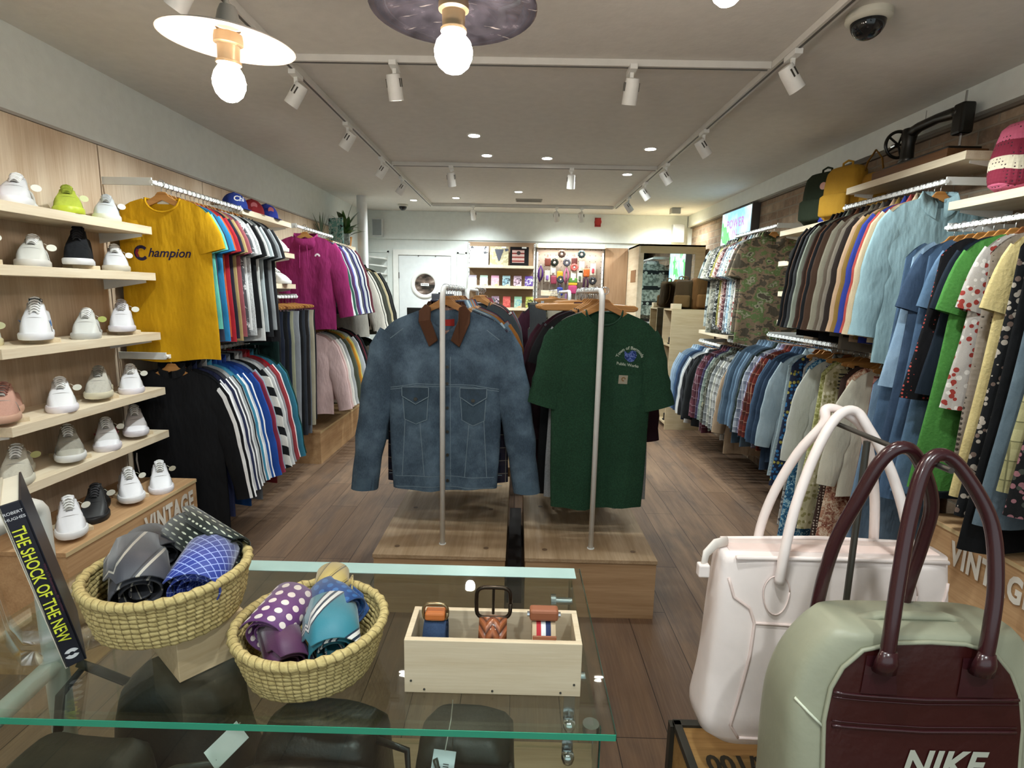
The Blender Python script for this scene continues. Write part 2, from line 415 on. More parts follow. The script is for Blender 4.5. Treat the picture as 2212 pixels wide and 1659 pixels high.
track('light_track', (-1.07, 4.72, 0), (1.11, 4.72, 0), 'middle cross light track between the downlights')
track('light_track', (-1.07, 6.80, 0), (1.11, 6.80, 0), 'farthest cross light track near the door wall')
GLOW = emit('#fff6ec', 30, 'lamp_face')
def spot_light(name, loc, aim, watts, deg, blend=.7, size=.04, col=(.91, 1, .995), parent=None):
    l = bpy.data.lights.new(name, 'SPOT'); l.energy = watts*LAMP_K; l.spot_size = math.radians(deg); l.spot_blend = blend; l.shadow_soft_size = size; l.color = col
    o = bpy.data.objects.new(name, l); C.objects.link(o); o.location = loc
    o.rotation_euler = (Vector(aim)-Vector(loc)).to_track_quat('-Z', 'Y').to_euler()
    return o
def track_spot(x, y, aim, label, watts=32, deg=95):
    t = thing('track_spotlight', label, 'spotlight', (x, y, HC-.03), group='white track spotlights')
    B(-.017, -.05, -.022, .017, .05, 0).build('adapter', WHITE, t, bevel=.002)
    p = Vector((0, 0, -.10)); dr = (Vector(aim)-Vector((x, y, HC-.13))).normalized()
    B(-.008, -.006, -.075, .008, .006, -.02).build('stem', WHITE, t)
    Mh = Matrix.Translation(p) @ dr.to_track_quat('-Z', 'Y').to_matrix().to_4x4()
    MB().lathe([(.012, .055), (.03, .052), (.033, .03), (.034, -.055), (.029, -.055), (.028, -.05)], 20, Mh, caps=(True, False)).build('lamp_head', WHITE, t, smooth=True)
    m = MB()
    for k in (-.008, .01): m.box(-.0345, k-.003, .0, .0345, k+.003, .035, M=Mh)
    m.build('cooling_slot', DARKMET, t)
    MB().disc((0, 0, -.049), .0285, 'z', 20, .003, M=Mh).build('lens', GLOW, t)
    lp = Vector((x, y, HC-.03))+p+dr*.062
    spot_light('spot_beam', lp, aim, watts, deg)
for i, y in enumerate((.9, 1.9, 2.80, 3.60, 4.46, 5.18)):  # first two heads are out of view, added to light the near end
    track_spot(-1.09, y, (-2.0, y+.15, 1.2), ['white spotlight on left track behind the pendants', 'white spotlight on left track above the shoe shelves', 'white spotlight on left track beside the cone pendant, third along', 'white spotlight on left track above the yellow shirt', 'white spotlight on left track above the baseball caps', 'white spotlight on left track above the pink hoodie'][i], (16, 22, 30, 30, 30, 30)[i])
for i, y in enumerate((.8, 1.7, 2.50, 3.62, 4.50, 5.22, 5.98)):  # nearest two are unseen, added for more light on this side
    track_spot(1.13, y, (2.2, y+.2, 1.1), ['white spotlight on right track nearest the shop front', 'white spotlight on right track short of the camera dome', 'white spotlight on right track beside the camera dome', 'white spotlight on right track above the jackets', 'white spotlight on right track above the green rucksack', 'white spotlight on right track above the camouflage shirts', 'white spotlight on right track above the lit screen'][i], 32)
for x, y, a, lb in ((-.59, 2.68, (-.45, 3.3, .6), 'white spotlight left of the black pendant on the near cross track'), (.49, 2.68, (.4, 3.4, .6), 'white spotlight right of the black pendant on the near cross track'),
                    (-.58, 4.72, (-.4, 5.4, .6), 'left white spotlight on the middle cross track'), (.41, 4.72, (.4, 5.4, .6), 'right white spotlight on the middle cross track'),
                    (-.57, 6.80, (-.5, 7.4, 1.7), 'white spotlight over the record shelves'), (.43, 6.80, (.6, 7.4, 1.7), 'white spotlight over the pegboard'), (.73, 6.80, (1.0, 7.4, 1.6), 'white spotlight right of the pegboard, beside the red alarm')):
    track_spot(x, y, a, lb, 17 if y < 6 else 17, 110)
dl = [(-.327, 3.91), (-.271, 4.445), (.197, 4.50), (.925, 4.17), (.619, 4.78), (.924, 5.02), (-.028, 5.95), (-.733, 6.39), (-1.25, 6.6), (1.889, 7.03)]
dn = ['nearest the pendants on the left', 'second back on the left side', 'in the middle of the ceiling', 'nearest the right track', 'just behind the middle cross track', 'near the right track, behind the cross track', 'before the ceiling vent', 'left of the ceiling vent', 'by the far left end of the track', 'in the far right corner']
for (x, y), n_ in zip(dl, dn):
    t = thing('ceiling_downlight', 'round recessed ceiling downlight '+n_, 'downlight', (x, y, HC), group='recessed ceiling downlights')
    MB().lathe([(.036, -.001), (.04, -.006), (.048, -.006), (.052, 0)], 28).build('bezel', WHITE, t, smooth=True)
    MB().disc((0, 0, -.003), .036, 'z', 24, .003).build('lens', GLOW, t)
    spot_light('downlight_beam', (x, y, HC-.012), (x, y, 0), 20 if y < 5.5 else 60, 155, .9, .035)
# fill downlights added out of view to brighten the counter end
for x, y in ((-.6, -.3), (.6, -.3), (0, .5)):
    t = thing('ceiling_downlight', 'round recessed ceiling downlight over the counter end of the shop', 'downlight', (x, y, HC), group='recessed ceiling downlights by the counter')
    MB().lathe([(.036, -.001), (.04, -.006), (.048, -.006), (.052, 0)], 28).build('bezel', WHITE, t, smooth=True)
    MB().disc((0, 0, -.003), .036, 'z', 24, .003).build('lens', GLOW, t)
    spot_light('downlight_beam', (x, y, HC-.012), (x, y, 0), 40, 145, .9, .05)

BULB = emit('#ffeedd', 70, 'bulb_glow')
def pendant(x, y, zs, r, shade, under, tilt, bz, label, br=.031):
    t = thing('pendant_lamp', label, 'pendant lamp', (x, y, zs), (0, 0, 0))
    Mt = Matrix.Rotation(tilt[0], 4, 'X') @ Matrix.Rotation(tilt[1], 4, 'Y')
    MB().lathe([(.03, .03), (.06, .022), (r*.8, .004), (r-.004, -.006), (r, -.009)], 48, Mt).build('shade_top', shade, t, smooth='all')
    MB().lathe([(.03, .022), (.06, .016), (r*.8, -.001), (r-.004, -.0105), (r, -.0095)], 48, Mt).build('shade_underside', under, t, smooth='all')
    MB().lathe([(.018, .075), (.024, .06), (.03, .03)], 20, Mt, caps=(True, False)).build('cap', plain('#8d8c86', .4, .3), t, smooth=True)
    MB().lathe([(.033, .012), (.035, 0), (.035, -.012), (.027, -.016), (.026, -.05), (.030, -.052), (.030, -.058), (.022, -.06)], 28, Mt).build('lamp_holder', plain('#b79f7c', .35, .3), t, smooth=True)
    MB().lathe([(.019, -.05), (.024, -.062), (br*.88, -.080), (br, -.098), (br*.97, -.112), (br*.8, -.130), (br*.5, -.142), (br*.22, -.147), (.001, -.148)], 28, Mt).build('bulb', BULB, t, smooth='all')
    MB().tube([(0, 0, .07), (0, 0, HC-zs-.03)], .006, 10).build('flex', plain('#8c8a80', .5), t)
    MB().lathe([(.045, HC-zs-.03), (.05, HC-zs)], 20, caps=(True, False)).build('ceiling_rose', WHITE, t)
CREAM = plain('#d9cdc0', .55)
tmb = NT('enamel_dark'); n_ = tmb.noise(tmb.obj(), 16, 6, .7); n2_ = tmb.noise(tmb.obj((1, 6, 1), (0, 0, .6)), 14, 3)
tmb.col(tmb.mix(tmb.ramp(n2_, [(.66, (0, 0, 0)), (.74, (.7, .7, .7))]), tmb.ramp(n_, [(.35, '#1d1c20'), (.6, '#35333a'), (.75, '#5a565c')]), '#8d8784')); tmb.set(Roughness=.22, Coat_Weight=.4)
pendant(-.752, 1.5, 2.172, .160, plain('#cfcac2', .5), CREAM, (.06, .07), 0, 'cream flat-shaded pendant lamp with a bare lit bulb', .040)
pendant(-.165, 1.38, 2.203, .193, BLKPL, tmb.m, (0, 0), 0, 'black enamel pendant lamp with a bare lit bulb', .045)
pendant(.475, 1.44, 2.385, .17, plain('#cfcac2', .5), CREAM, (0, -.05), 0, 'pale pendant lamp nearest the right-hand light track', .040)
MB().tube([(-.83, 1.55, 2.30), (-.80, 1.57, 2.38), (-.80, 1.57, 2.598)], .014, 8).build('conduit', plain('#7f8078', .5))
tag(bpy.data.objects['conduit'], 'grey metal conduit bracket above the cream pendant lamp', 'conduit')

def dome(x, y, r, lb):
    t = thing('dome_camera', lb, 'security camera', (x, y, HC))
    MB().lathe([(r*1.25, 0), (r*1.25, -r*.35), (r*1.1, -r*.5), (r*.95, -r*.52)], 32).build('housing', plain('#cfcdbf', .5), t, smooth=True)
    MB().lathe([(r*.95*math.cos(a), -r*.5-r*.95*math.sin(a)) for a in [i*PI/16 for i in range(9)]], 32).build('smoked_dome', plain('#1a1b1d', .08), t, smooth='all')
dome(1.275, 2.235, .062, 'white dome camera with a smoked lens near the right track')
dome(-1.45, 6.95, .05, 'small dome camera near the porthole door')
t = thing('ceiling_vent', 'grey slatted air vent in the ceiling near the far end', 'vent', (.09, 6.45, HC))
B(-.15, -.07, -.012, .15, .07, 0).build('frame', WOODGREY, t, bevel=.002)
for k in range(7): B(-.14, -.06+k*.018, -.016, .14, -.052+k*.018, -.011).build('slat', plain('#8b8880', .5), t)
t = thing('fire_alarm', 'red fire alarm sounder high on the far wall', 'alarm', (1.02, YB-.03, 2.50))
MB().disc((0, -.02, 0), .045, 'y', 20, .04).build('sounder', plain('#a01f1a', .4), t, bevel=.004)
B(-.04, -.012, -.06, .04, 0, .055).build('base', plain('#8f1c18', .4), t)
t = tag(B(-.055, -.055, -.07, .055, .055, 0).build('motion_sensor', plain('#b9b7ae', .5), bevel=.006, loc=(1.86, 6.85, HC)), 'small pale sensor box beside the far right downlight', 'sensor')
for x, w, lb in ((-1.885, .07, 'pale grey wall speaker above the white pipe column side'), (2.07, .075, 'pale grey wall speaker above the mirror cabinet')):
    t = thing('wall_speaker', lb, 'speaker', (x, YB-.03, 2.37))
    B(-w, -.09, -.115, w, 0, .115).build('cabinet', plain('#c5c8c8', .5), t, bevel=.005)
    B(-w+.012, -.094, -.10, w-.012, -.09, .10).build('grille', plain('#8f9698' if x < 0 else '#b5b8bc', .7, bumpy=400), t)

# lit screen on the brick wall
t = thing('lit_screen', 'bright lit screen reading POWER IN UNITY on the brick wall', 'screen', (2.2, 5.80, 2.0))
B(0, -.39, -.46, .078, .39, .45).build('casing', plain('#4b4846', .5), t, bevel=.004)
ts = NT('screen_picture'); v_ = ts.obj((1, 1, 1)); n_ = ts.noise(ts.obj((1, 2.2, 1.5)), 2.1, 3)
Zs = ts.sep(v_)[2]; grad = ts.math('ADD', n_, ts.math('MULTIPLY', Zs, -.22))
pic = ts.ramp(grad, [(.3, '#7db8ea'), (.46, '#b9e4f6'), (.53, '#d4f4ee'), (.56, '#4fc765'), (.66, '#79dd84'), (.7, '#c4f0f4')])
ts.b.inputs['Base Color'].default_value = (.02, .02, .02, 1); ts.l(pic, ts.b.inputs['Emission Color']); ts.b.inputs['Emission Strength'].default_value = 1.0
B(-.003, -.375, -.445, 0, .375, .435).build('display', ts.m, t)
for w_, z_ in (('POWER', .265), ('IN', .155), ('UNITY', .05), ('IN', -.06), ('IN', -.17)):
    if z_ < -.1: continue
    tv, tf = text_mesh(w_, .12, .004, space=1.15)
    MB().add([(-.005, -x, z+z_) for x, y, z in tv], tf).build('lettering', emit('#a05ac0', .7, 'ink'), t)
# ================================================================ GARMENTS
def sgnpow(v, p): return math.copysign(abs(v)**p, v)
def torso(w, L, T, nw=.085, nd=.07, flare=.05, fold=.006, seed=0, nu=36, nv=14, drop=.3, z0=-.075, wave=1.0, ps=None):
    r = random.Random(seed if ps is None else ps); ph = r.uniform(0, 6); k1 = r.uniform(22, 34)*wave; k2 = r.uniform(9, 14)*wave; ph2 = r.uniform(0, 6); sway = r.uniform(-.010, .010)
    rs = []
    for i in range(nv+1):
        v = (i/nv)**1.25; ring = []
        sm = min(1, v*3.2); sm = sm*sm*(3-2*sm)
        for j in range(nu):
            a = 2*PI*j/nu; c, s = math.cos(a), math.sin(a)
            hw = w/2*(1+flare*v) * (1 - .03*math.sin(PI*min(1, v*1.3)))
            x = hw*sgnpow(c, .75); ax = abs(x)
            if ax > nw: zt = z0 - (ax-nw)*drop - .045*(max(0, ax-(w/2-.09))/.09)**2*(1 if drop else 0)
            else:
                u = math.sqrt(max(0, 1-(ax/nw)**2)); zt = z0 - (nd if s < 0 else nd*.12)*u
            ht = T/2*(.5+.5*sm); y = ht*sgnpow(s, .8)
            f = fold*sm*v**.6; y += f*math.sin(k1*x+ph+v*2)*(.6+.4*math.sin(k2*x+ph2)) + f*.9*math.sin(k2*x+ph2)*v
            if ax > nw*.9 and i == 0: y *= .8
            z = zt*(1-v) - L*v + (.008*math.sin(7*x/w+ph)*v) + .004*math.sin(k2*x)*v
            ring.append((x+sway*v, y, z))
        rs.append(ring)
    return MB().rings(rs, True)
def sleeve_pts(w, sl, side, z0, spread, nwdrop, tuck=0):
    zs = z0; x = w/2-.045
    if tuck == side:
        P = [(x-.01, zs-.045), (x-.005, zs-.09), (x-.02, zs-sl*.5), (x-.03, zs-sl)]
        return [Vector((side*px, 0, pz)) for px, pz in P]
    if sl < .35: P = [(x-.038, zs-.064), (x-.008, zs-.112), (x+.005+sl*.05, zs-.05-sl*.6), (x+.005+sl*.16, zs-.05-sl)]
    else: P = [(x-.028, zs-.064), (x+.016, zs-.125), (x+.035+spread*.3, zs-sl*.38), (x+.04+spread*.7, zs-sl*.7), (x+.045+spread, zs-sl)]
    return [Vector((side*px, 0, pz)) for px, pz in P]
def sleeve(w, sl, side, T, z0, spread=.05, r0=.085, r1=.058, seed=0, front=.0, tuck=0, ps=None):
    rnd = random.Random((seed if ps is None else ps)+side); seed = seed if ps is None else ps; P = sleeve_pts(w, sl, side, z0, spread, 0, tuck); n = 14
    if tuck == side: r0, r1 = r0*.75, r1*.75
    # resample
    Q = []; m = 9 if sl > .3 else 5
    tot = [0]
    for a, b in zip(P[:-1], P[1:]): tot.append(tot[-1]+(b-a).length)
    for i in range(m+1):
        d = tot[-1]*i/m; k = max(j for j in range(len(P)-1) if tot[j] <= d+1e-9); f = (d-tot[k])/(tot[k+1]-tot[k]); Q.append(P[k].lerp(P[k+1], min(1, f)))
    rs = []; yo = rnd.uniform(-.1, .1)*T
    for i, p in enumerate(Q):
        t = (Q[min(i+1, m)]-Q[max(i-1, 0)]).normalized(); nn = Vector((t.z, 0, -t.x))*(-side)
        f = i/m; r = r0*(1-f)+r1*f; ry = min(T*.47, r*.75)*(.42+.58*min(1, f*1.8)); ring = []
        wr = .004*math.sin(i*2.4+seed) if sl > .3 else 0
        for j in range(n):
            a = 2*PI*j/n+PI
            ring.append(p + nn*(math.cos(a)*(r+wr)) + Vector((0, math.sin(a)*(ry+wr)+yo*f-front*f, 0)))
        rs.append(ring)
    return MB().rings(rs, True, uv=True)
def collar_mesh(nw, nd, z0, T, drop=.045, point=.05):
    """folded shirt collar, open at the front"""
    rs_in, rs_top, rs_out = [], [], []
    N = 17
    for i in range(N):
        a = -PI/2 + .16 + (2*PI-.32)*i/(N-1)  # start at the front, go round the back
        c, s = math.cos(a), math.sin(a); fr = max(0, -s)
        x = c*nw*1.02; y = s*max(.012, T*.40); z = z0 - nd*.55*fr**2
        rs_in.append((x*.97, y*.9, z-.012)); rs_top.append((x, y, z+.022*(1-.5*fr)))
        k = drop + point*fr**3
        rs_out.append((c*(nw*1.12+.02), y-.003*fr+(.002 if s > 0 else 0), z+.01-k))
    return MB().rings([rs_in, rs_top, rs_out], False)
HOOKM = {}
def hanger_parts(t, span=.205, woodm=None, bar=False, clips=False):
    woodm = woodm or HANGW
    key = (span, woodm.name, bar, clips)
    if key not in HOOKM:
        # hook
        pts = [(.0, 0, -.062), (0, 0, -.035)]
        pts += [(.017*math.sin(a)+.0, 0, -.0035+.017*math.cos(a)-.0) for a in [PI*1.0-PI*i/8*1.0 for i in range(0, 9)]]
        pts += [(.017*math.sin(a), 0, -.0035+.017*math.cos(a)) for a in [-.25*PI*i/1.6 for i in range(1, 4)]]
        mh = MB().tube(pts, .0019, 6)
        if clips or bar: poly = [(-span, -.085), (-span, -.072), (-span+.02, -.064), (-.03, -.058), (0, -.052), (.03, -.058), (span-.02, -.064), (span, -.072), (span, -.085), (span-.02, -.093), (-span+.02, -.093)]
        else: poly = [(-span, -.152), (-span+.004, -.141), (-span*.72, -.117), (-span*.45, -.093), (-span*.2, -.066), (-.02, -.046), (0, -.043), (.02, -.046), (span*.2, -.066), (span*.45, -.093), (span*.72, -.117), (span-.004, -.141), (span, -.152), (span*.9, -.157), (span*.6, -.136), (span*.3, -.110), (0, -.085), (-span*.3, -.110), (-span*.6, -.136), (-span*.9, -.157)]
        mw = MB().prism(poly, -.0042, .0042, 'xz')
        oh = mh.build('hook', CHROME, None, smooth='all'); ow = mw.build('wooden_arms', woodm, None, bevel=.002)
        objs = [oh, ow]
        if clips:
            for sx in (-span*.72, span*.72): objs.append(B(sx-.012, -.010, -.125, sx+.012, .010, -.078).build('metal_clip', CHROME, None))
        HOOKM[key] = objs
        for o in objs: o.parent = t
        return
    for o in HOOKM[key]:
        c = o.copy(); C.objects.link(c); c.parent = t
KINDS = { # name: (category, width, length, thickness, sleeve, r0, r1, collar, flare, fold)
 'tee':   ('t_shirt', 't-shirt', .46, .80, .036, .17, .09, .085, '', .04, .006),
 'track': ('track_jacket', 'jacket', .48, .76, .05, .66, .09, .055, 'stand', .02, .008),
 'sweat': ('sweatshirt', 'sweatshirt', .50, .72, .052, .62, .095, .06, '', .0, .008),
 'hoodie': ('hoodie', 'hoodie', .52, .78, .06, .62, .10, .06, 'hood', .0, .010),
 'coat':  ('coat', 'coat', .50, .76, .056, .60, .10, .07, 'shirt', .08, .010),
 'jacket': ('jacket', 'jacket', .48, .76, .055, .62, .095, .065, 'shirt', .03, .008),
 'shirt': ('shirt', 'shirt', .48, .82, .040, .60, .085, .055, 'shirt', .04, .007),
 'sshirt': ('short_sleeved_shirt', 'shirt', .50, .84, .040, .24, .095, .095, 'shirt', .06, .008),
 'dress': ('dress', 'dress', .42, 1.20, .06, .0, .0, .0, '', .34, .014),
 'sdress': ('short_sleeved_dress', 'dress', .42, 1.15, .06, .22, .09, .08, '', .30, .014),
 'top': ('knitted_vest', 'top', .42, .68, .05, .0, 0, 0, '', .05, .008),
 'skirt': ('skirt', 'skirt', .32, .92, .06, 0, 0, 0, 'clip', .35, .014),
 'pants': ('trousers', 'trousers', .34, 1.12, .05, 0, 0, 0, 'clip', 0, .006),
}
used_labels = set()
def garment(kind, x, y, zr, mat, label, group, smat=None, cmat=None, w=None, L=None, seed=0, rz=None, spread=None, hang=None, sl=None, T=None, extra=None, nohang=False, hangw=None, hcat=None, flare=None, fold=None, short=None, tuck=0, ps=None, z0=-.075, slope=.3, neck=None):
    nm, cat, w_, L_, T_, sl_, r0, r1, col, fl_, fo_ = KINDS[kind]
    w = w or w_; L = L or L_; T = T or T_; sl = sl_ if sl is None else sl; fl_ = fl_ if flare is None else flare; fo_ = fo_ if fold is None else fold
    r = random.Random(seed*7+3); rz = r.uniform(-.07, .07) if rz is None else rz
    w *= r.uniform(.94, 1.05) if seed else 1; L *= r.uniform(.92, 1.07) if seed else 1
    assert label not in used_labels, label
    used_labels.add(label)
    t = thing(nm, label, cat, (x, y, zr), (0, 0, rz), group)
    zsh = z0-(w/2-.085)*slope
    parts = {}
    if kind == 'pants':
        m = torso(w, .34, T, nw=w*.6, nd=.0, flare=-.05, fold=.004, seed=seed, ps=ps, nv=5, drop=0, z0=-.105, nu=24)
        b = m.build('waist', mat, t, smooth='all')
        for sd in (-1, 1):
            rs = []
            for i in range(9):
                f = i/8; z = -.30-(L-.30)*f; rad = w*.245*(1-f)+w*.2*f
                rs.append([(sd*w*.245+rad*sgnpow(math.cos(a), .8)*1.05, T*.42*math.sin(a)+.005*math.sin(f*6+seed), z) for a in [2*PI*j/14 for j in range(14)]])
            MB().rings(rs, True, uv=True).build('trouser_leg', smat or mat, t, smooth='all')
        parts['body'] = b
    elif kind == 'skirt':
        b = torso(w, L, T, nw=w*.6, nd=.01, flare=fl_, fold=fo_, seed=seed, ps=ps, drop=0, z0=-.105, wave=1.3, nu=44).build('skirt_body', mat, t, smooth='all'); parts['body'] = b
    else:
        nd = .07 if kind in ('tee', 'sweat', 'hoodie', 'top') else .05
        nw = .085
        if kind == 'dress': nw, nd = .12, .12
        if neck: nd = neck
        b = torso(w, L, T, nw, nd, fl_, fo_, seed=seed, ps=ps, z0=z0, drop=slope, nu=48 if kind in ('dress', 'sdress') else 40).build('body', mat, t, smooth='all'); parts['body'] = b
        if sl:
            for sd in (-1, 1):
                o = sleeve(w, sl, sd, T, zsh, spread if spread is not None else .05, r0, r1, seed, 0, tuck, ps).build('sleeve', smat or mat, t, smooth='all'); parts['sleeve%d' % sd] = o
        if col == 'shirt': collar_mesh(.082, .05, z0+.01, T).build('collar', cmat or mat, t, smooth='all')
        elif col == 'stand':
            rs = [[(math.cos(a)*.075, math.sin(a)*T*.42, z-.045*max(0, -math.sin(a))) for a in [-PI/2+.12+(2*PI-.24)*j/16 for j in range(17)]] for z in (z0-.006, z0+.035)]
            MB().rings(rs, False).build('stand_collar', cmat or mat, t, smooth='all')
        elif col == 'hood':
            rs = []
            for i in range(6):
                f = i/5; rs.append([(math.cos(a)*(.10+.012*math.sin(f*PI)), .01+math.sin(a)*(.03+.02*math.sin(f*PI)), z0+.022-f*.14-.05*max(0, -math.sin(a))*(1-f)) for a in [2*PI*j/20 for j in range(20)]])
            MB().rings(rs, True).build('hood', cmat or mat, t, smooth='all')
            for sd in (-1, 1): MB().tube([(sd*.03, -T/2-.012, z0-.08), (sd*.035, -T/2-.018, z0-.17), (sd*.036, -T/2-.016, z0-.27)], .0035, 6).build('drawstring', cmat or mat, t)
        elif kind in ('tee', 'sweat'):
            N = 24; pts = []
            for j in range(N+1):
                a = 2*PI*j/N; c, s = math.cos(a), math.sin(a); u = abs(s)
                pts.append((c*.087, sgnpow(s, .8)*max(.0115, T*.25), z0-(.07 if s < 0 else .009)*u))
            MB().tube(pts, .0055, 6, caps=False).build('neck_rib', cmat or mat, t, smooth='all')
        if kind in ('shirt', 'jacket', 'sshirt', 'coat') and seed == 0:
            tr_ = bvh_of(b); vs, fs = ribbon([(0.012, -.15), (.012, -L+.01)], .03); decal('placket', vs, fs, tr_, cmat or mat, t)
    if not nohang:
        hl = 'wooden hanger holding the '+(short or label)
        hl = ' '.join(hl.split()[:16])
        if hl in used_labels: hl = ' '.join(('wooden hanger carrying '+label).split()[:16])
        used_labels.add(hl)
        h = thing('clip_hanger' if col == 'clip' else 'clothes_hanger', hl, 'hanger', (x, y, zr), (0, 0, rz), 'hangers on the clothes rails')
        hanger_parts(h, span=(w/2-.03 if col != 'clip' else .19) if False else (.182 if col != 'clip' else .16), woodm=hangw, clips=(col == 'clip'))
    parts['t'] = t
    return parts

def rail(x, y0, y1, z, wallx, label, brackets=(True, True), r=.0125):
    t = thing('clothes_rail', label, 'clothes rail', (x, y0, z), group='white wall clothes rails')
    MB().tube([(0, -.012, -.0155), (0, y1-y0+.012, -.0155)], .0100, 12).build('bar', WMETAL, t, smooth=True)
    d = wallx-x; s = 1 if d > 0 else -1
    for f, yy in zip(brackets, (-.004, y1-y0+.004)):
        if f: B(min(0, d), yy-.004, -.031, max(0, d), yy+.004, .006).build('bracket', plain('#d9dbd8', .45), t, bevel=.001)
    m = MB(); n = int((y1-y0)/.022); rr = random.Random(int(y0*100))
    for i in range(n):
        yy = (y1-y0)*(i+.5)/n; m.box(-.0103, yy-.0075, -.0258, .0103, yy+.0075, -.0052)
    m.build('spacer_sleeves', plain('#f0f0ee', .5), t)
    return t
def fill_rail(x, y0, y1, z, items, where, group, zoff=0, dx=.0, **kw):
    """items: 'kind|short description|hex|pattern|hex2|hex3|sleeve pattern or colour|width|length'"""
    n = len(items); prev = None
    gap = (y1-y0)/max(1, n-1)
    for i, s in enumerate(items):
        f = [q.strip() for q in s.split('|')]; kind, desc, h = f[:3]; pat = h2 = h3 = sm = ''; nums = []
        for q in f[3:]:
            if not q: continue
            if q[0] == '#':
                if pat and not h2: h2 = q
                elif pat and not h3: h3 = q
                else: sm = q
            elif q[0] in '.0123456789': nums.append(float(q))
            elif q.startswith('three') or q.startswith('chev#'): sm = q
            else: pat = q
        ww = ll = None
        if len(nums) == 2: ww, ll = nums
        elif nums: ww, ll = (nums[0], None) if nums[0] <= .66 else (None, nums[0])
        mat = cloth(h, pat, h2 or '#ffffff', h3 or '#222222')
        smat = None
        if sm.startswith('three'): smat = cloth(h, 'three', sm[5:] or '#e8e8ea')
        elif sm.startswith('chev'): smat = cloth(h, 'chevron', sm[4:] or '#e0e0dc')
        elif sm: smat = cloth(sm)
        T_ = min(KINDS[kind][4], gap*.80); fo = min(KINDS[kind][10], gap*.13)
        y = y0+(y1-y0)*(i/(max(1, n-1)))
        lab = desc+' on the '+where
        if prev: 
            l2 = lab+', behind the '+' '.join(prev.split()[:3])
            if len(l2.split()) <= 16: lab = l2
        rr = random.Random(i*31+int(abs(x)*100)+int(z*100))
        garment(kind, x+rr.uniform(-.002, .002), y, z, mat, lab, group, smat=smat, w=ww, L=ll, T=T_, fold=fo, ps=int(z*100+abs(x)*10), rz=.022*math.sin(i*.4+z*3)+rr.uniform(-.002, .002), z0=(-.097 if abs(x) < 1 else -.075), slope=(.4 if abs(x) < 1 else .3), tuck=(0 if abs(x) < 1 else (-1 if x < 0 else 1)), seed=i+1+int(z*50), hangw=HANGD if rr.random() < .18 else None, short=desc+' on the '+where, **kw)
        prev = desc
# ---- left wall
rail(-1.85, 2.84, 3.72, 2.078, XL, 'white rail holding the t-shirts on the upper left')
fill_rail(-1.85, 2.905, 3.69, 2.066, [
 'tee|charcoal crew t-shirt|#5c6066||||', 'tee|mint green t-shirt|#63c9b4||||#63c9b4', 'tee|grey and navy t-shirt|#3a3d52||||#2c3048', 'tee|bright blue t-shirt|#2382bd', 'tee|orange t-shirt|#d9562a', 'tee|scarlet red t-shirt|#b3202e',
 'tee|midnight navy t-shirt|#2a2838', 'tee|tan beige t-shirt|#b0965f', 'tee|dusty rose t-shirt|#9c5058', 'tee|charcoal lettered t-shirt|#55555a|print|#55555a|#c9c9c9', 'tee|plain white t-shirt|#d8d8d6', 'tee|ash grey t-shirt|#a9abac|heather|#c9cbcc',
 'tee|jet black t-shirt|#151619', 'tee|off-white t-shirt|#cfd0cc', 'tee|deep black loose t-shirt|#0f1012||||||.84', 'tee|pale grey-blue t-shirt|#a9b6bb||||#b4c0c4', 'tee|washed black t-shirt|#222327||||||.84', 'tee|silver grey t-shirt|#8c9094', 'tee|faded black t-shirt|#1c1c20||||||.86', 'tee|dark slate t-shirt|#2e3136||||||.86'],
 'upper left t-shirt rail', 't-shirts on the upper left rail')
g = garment('tee', -1.825, 2.868, 2.066, cloth('#d29a02', '', '#ffffff'), 'mustard yellow t-shirt with script lettering at the front of the upper left rail', 't-shirts on the upper left rail', tuck=-1, w=.47, L=.905, rz=.04, fold=.008)
def wordmark(g):
    tr_ = bvh_of(g['body']); tv, tf = text_mesh('hampion', .062, .0012, .35)
    decal('script_lettering', [(x+.022, y, z-.368) for x, y, z in tv], tf, tr_, cloth('#2b2240'), g['t'])
    ring = [(math.cos(a)*.030, math.sin(a)*.031) for a in [PI*.22+i*PI*1.56/14 for i in range(15)]]
    vs, fs = ribbon([(x-.118, z-.350) for x, z in ring], .016); decal('round_logo', vs, fs, tr_, cloth('#2b2240'), g['t'], .002)
    vs, fs = ribbon([(-.134, -.369), (-.143, -.350), (-.134, -.332)], .014); decal('logo_stroke', vs, fs, tr_, cloth('#8d2330'), g['t'], .003)
    vs, fs = ribbon([(-.03, -.099), (.03, -.099)], .02)
    MB().add([(x, .006, z+.006) for x, y, z in vs], fs).build('neck_label', cloth('#d8d4c8'), g['t'])
wordmark(g)
rail(-1.85, 2.84, 3.72, 1.199, XL, 'white rail holding the track jackets on the lower left')
fill_rail(-1.85, 2.875, 3.68, 1.187, [
 'track|black striped track jacket with grey side|#131418|||||three|.54|1.02', 'track|black track jacket with orange edge|#1d1f24||||three#d8d8de||.98', 'track|navy track jacket, white side stripes|#2c3358||||three||1.0', 'track|slate track jacket|#50525c||||three', 'track|white and black track jacket|#c4c8ca||||three#20242a', 'track|sky blue track jacket|#3f97bd||||three', 'track|royal blue track jacket|#1c54a8||||three||1.0',
 'track|cobalt blue track jacket|#1a47a0|||||', 'track|blue and red track jacket|#23408c||||#8c2740', 'track|pale steel windbreaker|#8d9aaa||||||.98', 'track|black jacket with white chevron sleeves|#17191c||||chev#d4d2ca', 'track|white panelled track jacket|#c9cacb', 'track|ash grey track jacket|#8b8a90', 'track|brick red windbreaker|#96333a|||||| .92', 'track|bright red track jacket|#b01523||||three#d8c8c8', 'track|teal blue track jacket|#2a7089', 'track|bottle green track jacket|#123a34'],
 'lower left jacket rail', 'track jackets on the lower left rail', spread=.10)
